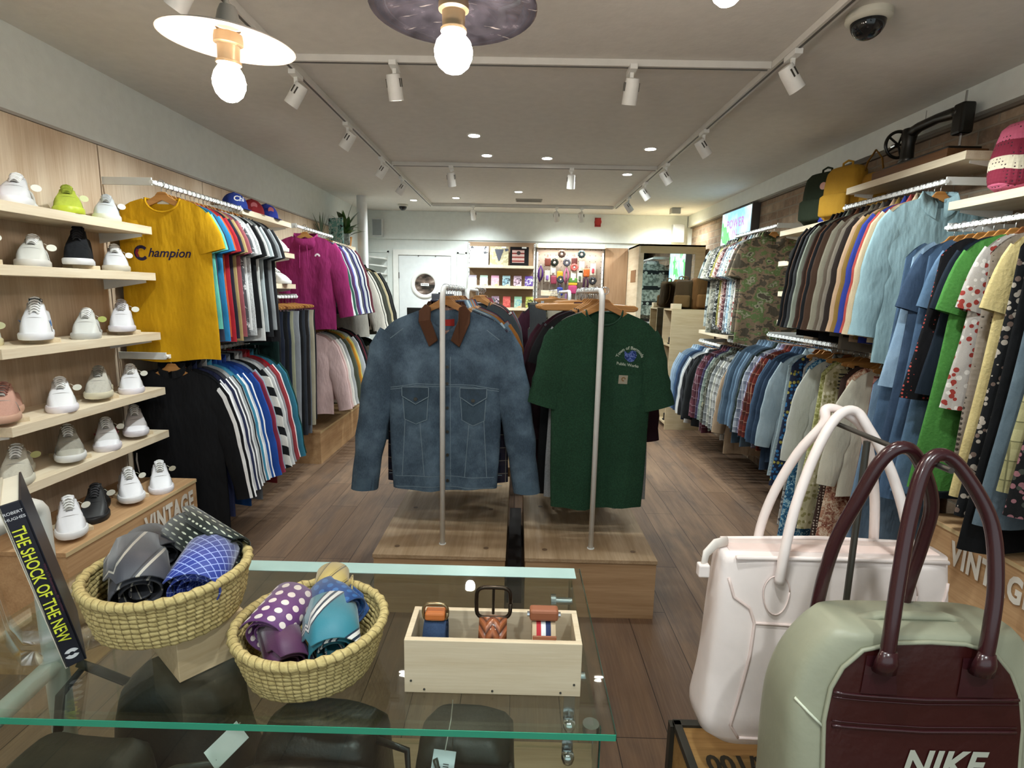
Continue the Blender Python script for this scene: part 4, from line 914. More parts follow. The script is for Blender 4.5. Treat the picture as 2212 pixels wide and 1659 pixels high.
# ================================================================ SHOES
def shoe(x, y, z, ang, upper, sole, label, high=0, laces='#e8e8e6', tagc='#dcdcd0', stripe=None, swoosh=None, s=1.0, toe=None, tongue=None, gapc='#8f8d88'):
    t = thing('trainer', label, 'shoe', (x, y, z), (0, 0, ang), 'trainers on the left shelves' if x < 0 else 'shoes on the right wall')
    t.scale = (s, s, s)
    Lh = .28; N = 15
    def wid(f): return .036+.013*math.sin(min(1, f*1.25)*PI*.9)*0 + (.004 if f < .3 else 0) + .014*math.exp(-((f-.72)/.2)**2) - .004*math.exp(-((f-.4)/.13)**2)
    def prof(f):   # half width with rounded ends
        e = min(1, f/.10); g_ = min(1, (1-f)/.16); return wid(f)*math.sqrt(max(0, 1-(1-e)**2))**.9*math.sqrt(max(0, 1-(1-g_)**2))
    fs_ = [0, .015, .04, .08, .14, .22, .3, .38, .46, .55, .64, .72, .8, .87, .93, .97, 1.0]
    ring = [(f, max(prof(f), .002)) for f in fs_]
    outline = [(f*Lh-Lh*.42, w_) for f, w_ in ring]+[(f*Lh-Lh*.42, -w_) for f, w_ in ring[::-1][1:-1]]
    th = .027
    rs = [[(a*1.02, b*1.06, 0) for a, b in outline], [(a*1.035, b*1.12, .006) for a, b in outline], [(a*1.035, b*1.12, th*.8) for a, b in outline], [(a*1.02, b*1.04, th) for a, b in outline]]
    MB().rings(rs, True, (True, True)).build('sole', sole, t, smooth=True)
    top_h = .092+high
    def H(f):
        if f < .34: return top_h - .010*math.sin(f/.34*PI) + .004*(1-f/.34)
        k = (f-.34)/.66; return (top_h-.012)*(1-k)**1.25*.62 + (.052+.40*(top_h-.012)*(1-k)**1.25*.9)*math.sqrt(max(.10, 1-k**4.5))
    rr = []; M_ = 14
    for f in fs_:
        w_ = max(prof(f), .002); h = H(f)*math.sqrt(max(.5 if f < .1 else .12, 1-((f-.5)/.56)**8)); r_ = []
        tall = max(0, min(1, (h-.05)/.06)); topw = .50+.24*tall if f < .4 else .52+.12*tall
        for j in range(M_+1):
            u = j/M_*2-1; au = abs(u)      # -1 .. 1 across; sides rise steeply then roll over to a flat-ish instep
            if au > .45: q = (au-.45)/.55; yy = math.copysign(w_*(topw+(1-topw)*q**.8), u); zz = th-.004+(h-th)*(1-.10-(.90)*q**2.7)
            else: yy = u/.45*w_*topw; zz = th-.004+(h-th)*(1-.10*(au/.45)**2)
            r_.append((f*Lh-Lh*.42, yy, zz))
        rr.append(r_)
    MB().rings(rr, False, ).build('upper', upper, t, smooth='all')
    op = []
    for j in range(18):
        a = 2*PI*j/18; f = .185+.135*math.cos(a); op.append((f*Lh-Lh*.42, .0235*math.sin(a), H(max(0, f))-.0045+.002))
    MB().rings([op, [(p[0]*.96-.002, p[1]*.9, p[2]+.005) for p in op], [(p[0]*.8-.012, p[1]*.62, p[2]-.006) for p in op]], True, (False, True)).build('lining', plain('#77756f', .9), t, smooth='all')
    def xx_(f): return f*Lh-Lh*.42
    tc = tongue or upper
    MB().rings([[(xx_(f)+q*abs(yy)*8, yy*wd, zz) for yy in (-.021, -.014, 0, .014, .021)] for f, q, wd, zz in ((.46, .0, .8, H(.46)-.003), (.40, .0, .9, H(.40)+.003), (.335, -.02, 1, top_h+.008), (.30, -.03, 1, top_h+.024), (.285, -.03, .8, top_h+.026))], False).build('tongue', tc, t, smooth='all', solid=.005)
    MB().rings([[(xx_(f)+.003, yy, H(f)-.0005+dz) for yy, dz in ((-.0155+.004*(f-.3)*3, -.003), (-.008, .0012), (0, .002), (.008, .0012), (.0155-.004*(f-.3)*3, -.003))] for f in (.34, .40, .46, .52, .58, .63)], False).build('tongue_gap', plain(gapc, .8), t, smooth='all')  # darker strip paints the shadow on the tongue between the laces
    k9 = [r_ for r_, f in zip(rr, fs_) if abs(f-.72) < .03][0]
    MB().tube([(p_[0]-.012*abs(i_/14*2-1), p_[1]*1.01, p_[2]+.0012) for i_, p_ in enumerate(k9)], .0013, 5).build('toe_seam', plain(gapc, .7), t, smooth='all')
    LM = plain(laces, .8)
    nl = 6 if high < .03 else 7
    for i in range(nl):
        f = .335+.05*i; zz = H(f)+.004; w_ = .0195-.0012*i; xx = xx_(f)
        if i == 0 and high < .03: zz -= .002
        MB().tube([(xx+.004, -w_-.002, zz-.011), (xx+.001, -w_*.6, zz), (xx+(.004 if i % 2 else -.002), 0, zz+.003), (xx+.001, w_*.6, zz), (xx+.004, w_+.002, zz-.011)], .0036, 6).build('lace', LM, t, smooth='all')
    if stripe:
        for sd in (-1, 1):
            for i in range(3):
                f = .42+.075*i; w_ = prof(f); xx = f*Lh-Lh*.42
                MB().rings([[(xx, sd*(w_*1.05), th), (xx+.010, sd*(w_*1.05), th)], [(xx-.008, sd*w_*.98, th+.02), (xx+.002, sd*w_*.98, th+.02)], [(xx-.016, sd*w_*.80, th+.036), (xx-.006, sd*w_*.80, th+.036)]], False).build('side_stripe', plain(stripe, .5), t)
    if swoosh:
        for sd in (-1, 1):
            P = [(.25, .045), (.36, .028), (.5, .034), (.72, .05), (.5, .020), (.36, .012), (.27, .018)]
            vs = [(f*Lh-Lh*.42, sd*(prof(f)*(1.04-.003*0)-max(0, z-.02)*.16+.002), th+z) for f, z in P]
            MB().add(vs, [tuple(range(7))]).build('side_flash', plain(swoosh, .4), t)
    if toe:
        k = [r for r, f in zip(rr, fs_) if f >= .8]
        MB().rings([[(p[0]+.002, p[1]*1.03, th+(p[2]-th)*(1.04 if i else .8)) for p in r] for i, r in enumerate(k)], False).build('toe_cap', plain(toe, .4), t, smooth='all')
    # price tag on a string
    if tagc:
        MB().tube([(-.02, .018, top_h-.002), (-.012, .034, top_h+.004), (-.004, .044, top_h-.004)], .0009, 5).build('tag_string', plain('#c8c4b0', .8), t)
        MB().disc((0, 0, 0), .0135, 'x', 18, .001, M=Matrix.Translation((.000, .056, top_h-.012)) @ Matrix.Rotation(.5, 4, 'Z') @ Matrix.Scale(1.35, 4, (0, 1, 0))).build('price_tag', plain(tagc, .6), t)
    return t
def block(x, y, z, ang, label, sx=.075, sy=.05, h=.018, n='wooden_riser'):
    o = B(-sx, -sy, 0, sx, sy, h).build(n, BIRCH_X, None, bevel=.001, loc=(x, y, z), rot=(0, 0, ang)); return tag(o, label, 'riser block', 'wooden risers under the shoes')
LE = lambda h: plain(h, .45); SU = lambda h: cloth(h)
A0 = -.93
Sh = [ # px of shoe centre along the shelf -> y ; (x, y, shelf z, riser?, ...)
 (-1.965, 2.02, 1.842, 0, LE('#a83028'), LE('#d8d8d4'), 'red and white trainer cut off at the left edge of the top shelf', dict()),
 (-1.965, 2.20, 1.842, 0, LE('#dcdcde'), LE('#e6e6e8'), 'white trainer left of the lime green one, top shelf', dict()),
 (-1.965, 2.44, 1.842, 0, SU('#b5c23a'), LE('#b9c634'), 'lime green trainer on the top shelf', dict(laces='#8f9c2e', gapc='#7c8826', tagc='#c8cc9c')),
 (-1.965, 2.67, 1.842, 0, LE('#cfd3d6'), LE('#dcdccf'), 'white trainer with grey mesh at the right end of the top shelf', dict(laces='#b9bcbe')),
 (-1.965, 2.00, 1.615, 1, SU('#2e3446'), LE('#26252c'), 'dark navy skate shoe with white side stripe on a riser, second shelf', dict(swoosh='#dadada')),
 (-1.965, 2.24, 1.615, 0, LE('#d0cfc8'), LE('#d2cfc8'), 'off-white low trainer with a round tag, second shelf', dict()),
 (-1.965, 2.475, 1.615, 1, SU('#15161a'), LE('#d8d8da'), 'black high-top with three white stripes on the second shelf', dict(high=.05, laces='#1a1a1e', gapc='#202024', stripe='#e2e2e4', tongue=SU('#15161a'), tagc=None)),
 (-1.965, 2.69, 1.615, 0, LE('#d2d2d4'), LE('#c7bfae'), 'white running trainer at the right end of the second shelf', dict()),
 (-1.965, 1.97, 1.314, 0, LE('#d2cfc2'), LE('#cdc39c'), 'cream and white trainer cut off at the left, middle shelf', dict(tagc='#b8b890')),
 (-1.965, 2.215, 1.314, 1, LE('#dcdde0'), LE('#dfe0e4'), 'white high-top with a blue side flash on a riser, middle shelf', dict(high=.035, swoosh='#2c74b4', tongue=SU('#44565c'), tagc=None)),
 (-1.965, 2.475, 1.314, 0, LE('#c9c9c4'), LE('#b9b9b4'), 'pale grey low trainer in the middle of the middle shelf', dict(tagc='#a8b060')),
 (-1.965, 2.70, 1.314, 1, LE('#d3d2d6'), LE('#d6d2da'), 'white high-top with grey laces at the right end of the middle shelf', dict(high=.02, laces='#b4b0b4')),
 (-1.965, 2.03, 1.026, 1, SU('#c08f7c'), LE('#c29a84'), 'peach suede trainer at the left of the fourth shelf', dict(laces='#8f6054', tagc=None)),
 (-1.965, 2.29, 1.026, 0, LE('#e0e0e2'), LE('#e4e0e6'), 'plain white tennis shoe on the fourth shelf', dict()),
 (-1.965, 2.51, 1.026, 1, SU('#bab5a8'), LE('#cdc6ac'), 'beige suede trainer with grey laces on the fourth shelf', dict(laces='#77756c', tagc=None)),
 (-1.965, 2.72, 1.026, 0, LE('#dedee2'), LE('#e4dfe6'), 'white trainer at the right end of the fourth shelf', dict()),
 (-1.965, 2.05, .795, 0, SU('#b8b2a2'), LE('#c9c6b6'), 'stone grey runner at the left of the lowest shelf', dict(tagc='#a8a870')),
 (-1.965, 2.30, .795, 1, SU('#8f8b7e'), LE('#d8d8d6'), 'khaki grey trainer with pale laces on a riser, lowest shelf', dict(toe='#a3a094', tagc=None)),
 (-1.965, 2.52, .795, 0, LE('#c9c8c8'), LE('#d8d3d8'), 'white trainer with red heel on the lowest shelf', dict(toe='#e0e0e4', swoosh='#a82c38')),
 (-1.965, 2.72, .795, 1, LE('#b5b0b0'), LE('#d0ccd2'), 'silver trainer on a riser at the right end of the lowest shelf', dict(toe='#e0dfe4', tagc=None)),
 (-1.86, 2.14, .53, 1, LE('#d6d6da'), LE('#dededf'), 'white trainer on a riser on the plinth, partly behind the white tube', dict()),
 (-1.90, 2.335, .53, 0, LE('#18191b'), LE('#141416'), 'chunky black leather trainer on the plinth', dict(laces='#2c2c30', gapc='#101012', tagc='#c6c6ba')),
 (-1.88, 2.52, .53, 1, LE('#dcdce0'), LE('#dcdcde'), 'white trainer on a riser on the plinth, beside the black one', dict()),
 (-1.84, 2.69, .53, 0, LE('#e2e2e6'), LE('#e2dfe4'), 'white trainer at the right end of the plinth', dict(tagc='#b8b4a0'))]
for i, (x, y, z, ri, u, so, lb, kw) in enumerate(Sh):
    a = A0 + (.0 if z > .6 else -.0) + (R.uniform(-.08, .08))
    if ri:
        block(x, y, z, a+.35, 'small plywood riser under the '+' '.join(lb.split()[:9])); z += .0185
    shoe(x, y, z, a, u, so, lb, **kw)
shoe(-1.95, 4.36, 1.832, -.35, LE('#d3d0ca'), LE('#d8d6d2'), 'white high-top with tan flash beside the pink hoodie, upper small shelf', high=.05, swoosh='#b08f78', tagc=None)
shoe(-1.96, 4.10, 1.832, -.7, LE('#d0cdc6'), LE('#d2d0cc'), 'off-white high-top behind the black t-shirts, upper small shelf', high=.03, tagc=None)
shoe(-1.95, 4.40, 1.588, -.45, LE('#d6d4d2'), LE('#d8d6d2'), 'white trainer with black flash on the lower small shelf', high=.0, swoosh='#1c1c20', tagc=None)

# baseball caps
def cap(x, y, z, ang, c1, brim, label, word=None):
    t = thing('baseball_cap', label, 'cap', (x, y, z), (0, 0, ang), 'baseball caps on the left shelf')
    rs = []
    for i in range(9):
        a = PI/2*i/8; rs.append([(.088*math.cos(a)*math.cos(b)*1.05, .082*math.cos(a)*math.sin(b), .012+.105*math.sin(a)**.9) for b in [2*PI*j/24 for j in range(24)]])
    crown_o = MB().rings(rs, True).build('crown', c1, t, smooth='all')
    bp = [(.07+.0, -.07), (.13, -.062), (.165, -.03), (.172, 0), (.165, .03), (.13, .062), (.07, .07)]
    vs = [(x_, y_, .016-.9*max(0, x_-.07)**1.2*.35-y_*y_*3.5) for x_, y_ in bp]+[(x_*.995, y_*.98, .020-.9*max(0, x_-.07)**1.2*.35-y_*y_*3.5) for x_, y_ in bp]
    MB().add(vs, [tuple(range(7)), tuple(range(13, 6, -1))]+[(j, (j+1) % 7, 7+(j+1) % 7, 7+j) for j in range(7)]).build('brim', brim, t)
    MB().disc((0, 0, .118), .007, 'z', 10, .005).build('top_button', brim, t)
    tr_ = bvh_of(crown_o)
    if word:
        tv, tf = text_mesh(word, .05, .001, .3)
        o_ = []
        vs, fs = subdiv(tv, tf, .01)
        for p in vs:
            h = tr_.ray_cast(Vector((.5, p[0], p[2]+.055)), Vector((-1, 0, 0)))[0]; o_.append((h.x+.0015, p[0], p[2]+.055) if h else (.09, p[0], p[2]+.055))
        MB().add(o_, fs).build('front_script', WHITE, t)
    else:
        h = tr_.ray_cast(Vector((.5, 0, .065)), Vector((-1, 0, 0)))[0]
        MB().disc((h.x+.001, 0, .065), .022, 'x', 16, .003).build('front_badge', plain('#b0565c', .6), t)
cap(-1.96, 3.86, 2.072, -.75, cloth('#23378c'), cloth('#23378c'), 'blue baseball cap with white script, nearest on the shelf', 'Chi')
cap(-1.97, 4.13, 2.072, -.95, cloth('#96242a'), cloth('#8c2028'), 'red baseball cap between the two blue caps')
cap(-1.96, 4.34, 2.072, -.75, cloth('#27379a'), cloth('#1f2c7c'), 'blue baseball cap with a round badge, farthest on the shelf')

# potted plant, book and prints at the end of the left shelf
t = thing('potted_plant', 'leafy green houseplant in an orange pot by the white column', 'plant', (-1.92, 6.20, 2.025))
MB().lathe([(.045, 0), (.058, .10), (.060, .105), (.054, .105), (.052, .09), (.001, .09)], 24).build('pot', plain('#b9803c', .5), t, smooth=True)
MB().tube([(-.01, 0, .09), (-.01, 0, .30)], .004, 6).build('stem', plain('#4c6a34', .6), t)
LEAF = [plain('#24421c', .35), plain('#315326', .35), plain('#47692f', .4)]
rr = random.Random(12)
def leaf(base, az, el, ln, wd, mat, par, droop=.5):
    rs = []; p = Vector(base); d = Vector((math.cos(az)*math.cos(el), math.sin(az)*math.cos(el), math.sin(el))); sd = Vector((-math.sin(az), math.cos(az), 0)); n_ = 7
    for i in range(n_+1):
        f = i/n_; w_ = wd*math.sin(PI*f**.8)**.9 if 0 < f < 1 else .0008; up = sd.cross(d).normalized()*-1
        rs.append([p - sd*w_ + up*w_*.25, p.copy(), p + sd*w_ + up*w_*.25]); p = p + d*ln/n_; d = (d - Vector((0, 0, droop/n_))).normalized()
    MB().rings(rs, False).build('leaf', mat, par, smooth='all')
for i in range(26):
    az = rr.uniform(0, 2*PI); el = rr.uniform(.2, 1.45); b = (rr.uniform(-.015, .015), rr.uniform(-.015, .015), .09+rr.uniform(0, .12))
    leaf(b, az, el, rr.uniform(.16, .30), rr.uniform(.022, .042), LEAF[i % 3], t, rr.uniform(.3, 1.0))
t = thing('snake_plant', 'small spiky grey-green plant in a clear pot behind the book', 'plant', (-2.03, 5.72, 2.025))
MB().lathe([(.035, 0), (.042, .09), (.04, .09), (.034, .06), (.001, .06)], 20).build('pot', plain('#8f8278', .4), t, smooth=True)
for i in range(9): leaf((0, 0, .06), i*.7, 1.2+.2*math.sin(i), .24, .008, plain('#5c6f5a', .5), t, .1)
t = thing('standing_book', 'teal and white illustrated book standing in front of the plant', 'book', (-1.925, 5.86, 2.026), (0, 0, -.5))
B(-.10, -.008, 0, .10, .008, .26).build('cover', cloth('#6fa8a0', 'print', '#b8c8c4', '#30343a', 2.2), t, bevel=.001); B(-.095, -.006, .258, .098, .006, .2615).build('pages', WHITE, t)
t = tag(B(-.08, -.005, 0, .08, .005, .12).build('picture_card', cloth('#a8b0b0', 'print', '#d8dcd8', '#6c7478', 1.5), loc=(-1.895, 6.03, 2.026), rot=(0, 0, -.5)), 'small pale picture card leaning beside the orange pot', 'card')

# ================================================================ RIGHT WALL THINGS
# old sewing machine on its wooden base
t = thing('sewing_machine', 'antique black sewing machine with a hand wheel on a wooden base', 'sewing machine', (2.115, 3.02, 2.229), (0, 0, 0))
SW = plain('#1d1c18', .28, .3); 
B(-.10, -.26, 0, .10, .30, .045).build('wooden_base', wood('#6d4a2a', '#4a2f1a', 1, 2), t, bevel=.004); B(-.08, -.24, .045, .08, .24, .06).build('bed_plate', SW, t, bevel=.004)
MB().rings([[(.04*q*math.cos(a), .17+.045*q*math.sin(a), z) for a in [2*PI*j/14 for j in range(14)]] for q, z in ((1.1, .06), (.8, .10), (.75, .17), (.95, .22), (.8, .25))], True, (True, True)).build('pillar', SW, t, smooth='all')
MB().tube([(0, .19, .215), (0, .10, .24), (0, -.03, .245), (0, -.15, .235), (0, -.19, .225)], [.034, .026, .024, .03, .036], 14).build('arm', SW, t, smooth='all')
MB().box(-.032, -.235, .12, .032, -.165, .265).build('face_head', SW, t, bevel=.012); MB().tube([(0, -.20, .265), (0, -.20, .32)], .005, 8).build('needle_bar', CHROME, t); MB().tube([(0, -.20, .07), (0, -.20, .12)], .006, 8).build('presser_foot', CHROME, t)
MB().tube([(0, .06, .25), (0, .06, .31)], .002, 6).build('spool_pin', CHROME, t)
Mw = Matrix.Translation((0, .255, .19)) @ Matrix.Rotation(PI/2, 4, 'X')
MB().lathe([(.070, -.010), (.078, -.004), (.078, .006), (.070, .010), (.062, .004), (.062, -.006), (.070, -.010)], 32, Mw).build('hand_wheel', SW, t, smooth='all')
for i in range(5):
    a = 2*PI*i/5; MB().tube([(0, .255, .19), (.066*math.cos(a), .255, .19+.066*math.sin(a))], .006, 8).build('wheel_spoke', SW, t)
MB().tube([(0, .265, .19), (0, .30, .19)], .014, 12).build('wheel_hub', CHROME, t)

# rounded soft bag solid: superellipse body
def softbox(w, d, h, n=30, m=12, p=.45, top=1.0, bot=1.0, bulge=.0, wr=.0, seed=0):
    r = random.Random(seed); q = r.uniform(0, 6); rs = []
    for i in range(m+1):
        f = i/m; zz = h*f; e = min(1, f/.14, (1-f)/.14); k = .80+.20*math.sqrt(max(0, 1-(1-e)**2)); tw = (bot*(1-f)+top*f)
        rs.append([(w/2*tw*k*sgnpow(math.cos(a), p)+wr*math.sin(5*f+a*2+q), d/2*k*(bot*(1-f)+top*f if top < .8 else 1)*sgnpow(math.sin(a), p)*(1+bulge*math.sin(PI*f)*abs(math.sin(a)))+wr*math.sin(7*f+a*3+q), zz) for a in [2*PI*j/n for j in range(n)]])
    return MB().rings(rs, True, (True, True))
def rucksack(x, y, z, ang, mat, label, h=.36, w=.27, d=.15, badge=None, trim=None):
    t = thing('rucksack', label, 'rucksack', (x, y, z), (0, 0, ang)); trim = trim or mat
    softbox(w, d, h, top=.82, p=.6, bulge=.2, wr=.004, seed=int(x*10)).build('main_body', mat, t, smooth='all')
    softbox(w*.72, .05, h*.42, p=.55, bulge=.3).build('front_pocket', trim, t, smooth='all', loc=(0, -d/2-.025, .02))
    for s in (-1, 1): MB().tube([(s*.05, d/2-.02, h-.03), (s*.07, d/2+.02, h-.08), (s*.08, d/2+.02, .12), (s*.10, d/2-.01, .05)], .010, 8, flat=.4).build('shoulder_strap', trim, t, smooth='all')
    MB().tube([(-.035, 0, h-.015), (-.033, 0, h+.03), (0, 0, h+.042), (.033, 0, h+.03), (.035, 0, h-.015)], .007, 8).build('carry_handle', trim, t, smooth='all')
    if badge: MB().disc((.05, -d/2*1.2-.0, h*.72), .024, 'y', 20, .006).build('round_badge', plain(badge, .6), t)
    return t
rucksack(2.10, 3.96, 2.064, -1.15, cloth('#26301f'), 'dark green canvas rucksack with a round badge on the right shelf', .34, .30, .15, '#c89a8c')
rucksack(2.10, 3.72, 2.064, -1.2, cloth('#b5841f'), 'mustard yellow rucksack on the right shelf', .33, .28, .13)
t = thing('drawstring_bag', 'blue nylon bag slumped between the two rucksacks', 'bag', (2.085, 3.845, 2.064)); softbox(.16, .10, .15, p=.8, top=.5, wr=.006, seed=3).build('pouch', plain('#20359c', .5), t, smooth='all'); MB().tube([(-.02, 0, .145), (0, 0, .19), (.02, 0, .145)], .004, 6).build('cord', plain('#b05a3c', .6), t)
t = thing('tote_bag', 'ochre canvas bag hanging behind the mustard rucksack', 'bag', (2.17, 3.56, 2.064), (0, 0, -1.3)); softbox(.30, .10, .26, p=.7, top=.6, wr=.008, seed=8).build('bag_body', cloth('#a0721f'), t, smooth='all')
MB().tube([(-.08, 0, .22), (-.05, 0, .34), (0, 0, .40), (.05, 0, .34), (.08, 0, .22)], .008, 8, flat=.4).build('strap', cloth('#8a5f1a'), t, smooth='all')
# crochet bags
tcr = NT('crochet_waves'); v_ = tcr.obj(); X_, Y_, Z_ = tcr.sep(v_); wv = tcr.math('ADD', Z_, tcr.math('MULTIPLY', tcr.math('SINE', tcr.math('MULTIPLY', X_, 42.0)), .014))
d_ = tcr.n('TexVoronoi'); d_.inputs['Scale'].default_value = 70; d_.inputs['Randomness'].default_value = .1; tcr.l(v_, d_.inputs['Vector'])
base_ = tcr.ramp(tcr.math('MULTIPLY', wv, 3.6), [(0, '#c8607c'), (.10, '#7c1c34'), (.32, '#d8cdb4'), (.52, '#7a1a32'), (.76, '#c8607c')], 'CONSTANT')
tcr.col(tcr.mix(tcr.math('LESS_THAN', d_.outputs['Distance'], .22), base_, '#3c1c24')); tcr.bump(d_.outputs['Distance'], .9, .004); tcr.set(Roughness=.9)
t = thing('crochet_bag', 'pink, maroon and cream crochet bag in wavy stripes on the right shelf', 'bag', (2.12, 2.42, 2.013), (0, 0, .1)); softbox(.30, .16, .27, p=.7, top=.85, bulge=.1, wr=.006, seed=5).build('bag_body', tcr.m, t, smooth='all')
tcb = NT('crochet_blue'); v_ = tcb.obj(); d_ = tcb.n('TexVoronoi'); d_.inputs['Scale'].default_value = 58; d_.inputs['Randomness'].default_value = .15; tcb.l(v_, d_.inputs['Vector']); Zb = tcb.sep(v_)[2]
wv = tcb.math('SINE', tcb.math('ADD', tcb.math('MULTIPLY', Zb, 75.0), tcb.math('MULTIPLY', tcb.math('SINE', tcb.math('MULTIPLY', tcb.sep(v_)[0], 38.0)), 1.3)))
cb = tcb.mix(tcb.math('GREATER_THAN', wv, .35), '#7ea3d6', '#dcdcdc'); tcb.col(tcb.mix(tcb.math('LESS_THAN', d_.outputs['Distance'], .2), cb, '#24304a')); tcb.bump(d_.outputs['Distance'], .9, .004); tcb.set(Roughness=.9)
t = thing('crochet_bag', 'pale blue and white crochet bag at the right edge of the photo', 'bag', (2.14, 2.17, 2.013), (0, 0, -.1)); softbox(.30, .16, .37, p=.7, top=.9, bulge=.1, wr=.006, seed=6).build('bag_body', tcb.m, t, smooth='all')
# hats and shoes on the dim shelves
for (y, z, c_, lb) in ((4.18, 1.607, '#1e2a30', 'dark baseball cap with white script on the middle dim shelf'), (4.17, 1.392, '#26405c', 'blue baseball cap on the lowest dim shelf'), (4.20, 1.835, '#26241f', 'dark felt cap on the upper dim shelf')):
    cap(2.10, y, z, -2.4, cloth(c_), cloth(c_), lb, 'C' if z == 1.607 else None)
for o in bpy.data.objects:
    if o.name.startswith('baseball_cap') and o.location.x > 0: o['group'] = 'caps on the dim right shelves'
# cube shelves at the far right
t = thing('cube_display_unit', 'plywood cube display unit standing in front of the mirror cabinet', 'display unit', (1.75, 6.29, 0))
PL = wood('#c9b898', '#ab9674', 0, 1.2, .5, 'ply_unit'); W_, D_ = .50, .37
B(0, 0, 0, W_, .018, 1.41).build('side_panel', PL, t); B(0, D_-.018, 0, W_, D_, 1.41).build('side_panel', PL, t); B(W_-.012, .018, 0, W_, D_-.018, 1.41).build('back_panel', PL, t)
for z in (0.06, .52, .98, 1.392): B(0, .018, z, W_-.012, D_-.018, z+.018).build('shelf_board', PL, t)
for z, h in ((.078, .38), (.538, .40), (.998, .38)):
    q = thing('boot', 'dark leather boot in the '+{.078: 'bottom', .538: 'middle', .998: 'top'}[z]+' cube of the plywood display unit', 'boot', (1.90, 6.47, z+.001), (0, 0, PI), 'boots in the cube unit')
    softbox(.20, .09, .07, p=.6).build('foot', plain('#1c1816', .35), q, smooth='all', loc=(.02, 0, .015)); softbox(.10, .10, .22, p=.8, top=.95).build('shaft', plain('#1c1816', .4), q, smooth='all', loc=(-.03, 0, .06)); softbox(.22, .095, .015, p=.6).build('sole', BLACK, q, loc=(.02, 0, 0))
tag(B(-.05, -.05, 0, .05, .05, .06).build('display_block', BIRCH_X, bevel=.002, loc=(1.81, 6.36, 1.411)), 'small birch block on top of the cube display unit', 'block')
rucksack(1.93, 6.47, 1.411, -.5, cloth('#3c2c16'), 'dark brown rucksack on the cube display unit', .33, .25, .15, None, cloth('#5a4220'))
rucksack(2.10, 6.42, 1.411, .2, cloth('#5c3c18'), 'tan brown rucksack behind the patterned shirts', .36, .26, .15, None, cloth('#6d4820'))
# ================================================================ BACK WALL
def upright(parent, x, y0, z0, z1):
    m = MB().box(x-.010, y0-.012, z0, x+.010, y0, z1).build('slotted_upright', WMETAL, parent)
    m = MB(); k = int((z1-z0)/.06)
    for i in range(k): m.box(x-.003, y0-.0126, z0+.03+.06*i, x+.003, y0-.0119, z0+.05+.06*i)
    m.build('slots', plain('#4c4a48', .6), parent)
t = thing('record_shelving', 'wall shelving with records, boxed socks and tins at the far end', 'shelving', (-.24, 7.44, 0))
B(-.445, 0, .1, .445, .055, 2.215).build('back_panel', wood('#a48a70', '#86694e', 0, 1, .6, 'shelf_back'), t)
upright(t, -.435, 0, .1, 2.2); upright(t, .435, 0, .1, 2.2)
SZ = (1.905, 1.645, 1.365, 1.165, .965, .60, .30)
for z in SZ: B(-.43, -.24, z-.035, .43, 0, z).build('shelf_board', PLY_PALE, t, bevel=.001)
for x, c_, lb in ((-.29, ('#b8b4b0', 'print', '#f0eeea', '#55565c', 4.0), 'record sleeve with a bright white figure, first of the three'), (-.03, ('#b3a884', 'print', '#d0c8a0', '#4a4c5c', 5.0), 'record sleeve in beige with a dark triangle, second of the three'), (.235, ('#191718', '', '', '', 1), 'black record sleeve with a red and white picture, third of the three')):
    q = thing('record_sleeve', lb, 'record', (-.24+x, 7.29, 1.906), (-.12, 0, 0), 'records on the top shelf'); s_ = .122
    B(-s_, -.003, 0, s_, .003, .245).build('sleeve_card', cloth(c_[0], c_[1], c_[2] or '#fff', c_[3] or '#222', c_[4]), q)
    if x < -.2: MB().disc((0, -.004, .12), .062, 'y', 24, .001).build('white_figure', plain('#f2f2ee', .5), q)
    elif x < .1: MB().prism([(-.06, .21), (.06, .21), (.01, .06), (-.01, .06)], -.005, -.0035, 'xz').build('dark_triangle', plain('#3c3e4c', .5), q); 
    else:
        B(-.095, -.0045, .04, .065, -.0035, .205).build('cover_picture', cloth('#c8a8a0', 'hstripe', '#8c3a34'), q); MB().disc((-.01, -.006, .165), .026, 'y', 20, .001).build('dark_head', plain('#2a1a1a', .6), q)
    if x > -.2: B(.03, -.006, .225, .09, -.0035, .245).build('price_sticker', WHITE, q)
def sockbox(x, z, c, top, lb, pat='print', c2='#ffffff', c3='#555566', w=.052, h=.098):
    q = thing('sock_box', lb, 'box', (x, 7.27, z+.001), (0, 0, 0), 'boxed socks on the shelves')
    B(-w, -.02, 0, w, .03, h).build('box_front', cloth(c, pat, c2, c3, 1.6), q, bevel=.003)
    MB().prism([(-.02, h), (.03, h), (.018, h+.034)], -w*.97, w*.97, 'yz').build('gable_top', plain(top, .6), q)
for i, (c, tp, c2, c3, lb) in enumerate((('#d3d6e4', '#8c8590', '#ffffff', '#a0a4c0', 'white sock box with a pale blue figure, leftmost upper row'), ('#c8ccc4', '#8fa094', '#ffffff', '#a09c8c', 'white and beige sock box, second in the upper row'), ('#d0a0b4', '#a87c90', '#e8b8c4', '#d8c07c', 'pink sock box, third in the upper row'), ('#8cb4c4', '#7c9498', '#40464c', '#d8b898', 'sky blue sock box, fourth in the upper row'), ('#d0b0c4', '#8c7884', '#4c3c48', '#e8d0dc', 'mauve pink sock box, fifth in the upper row'), ('#6c50a8', '#4a3078', '#dcdcf0', '#503c8c', 'purple sock box, rightmost upper row'))):
    sockbox(-.24-.37+i*.147, 1.645, c, tp, lb, 'print', c2, c3)
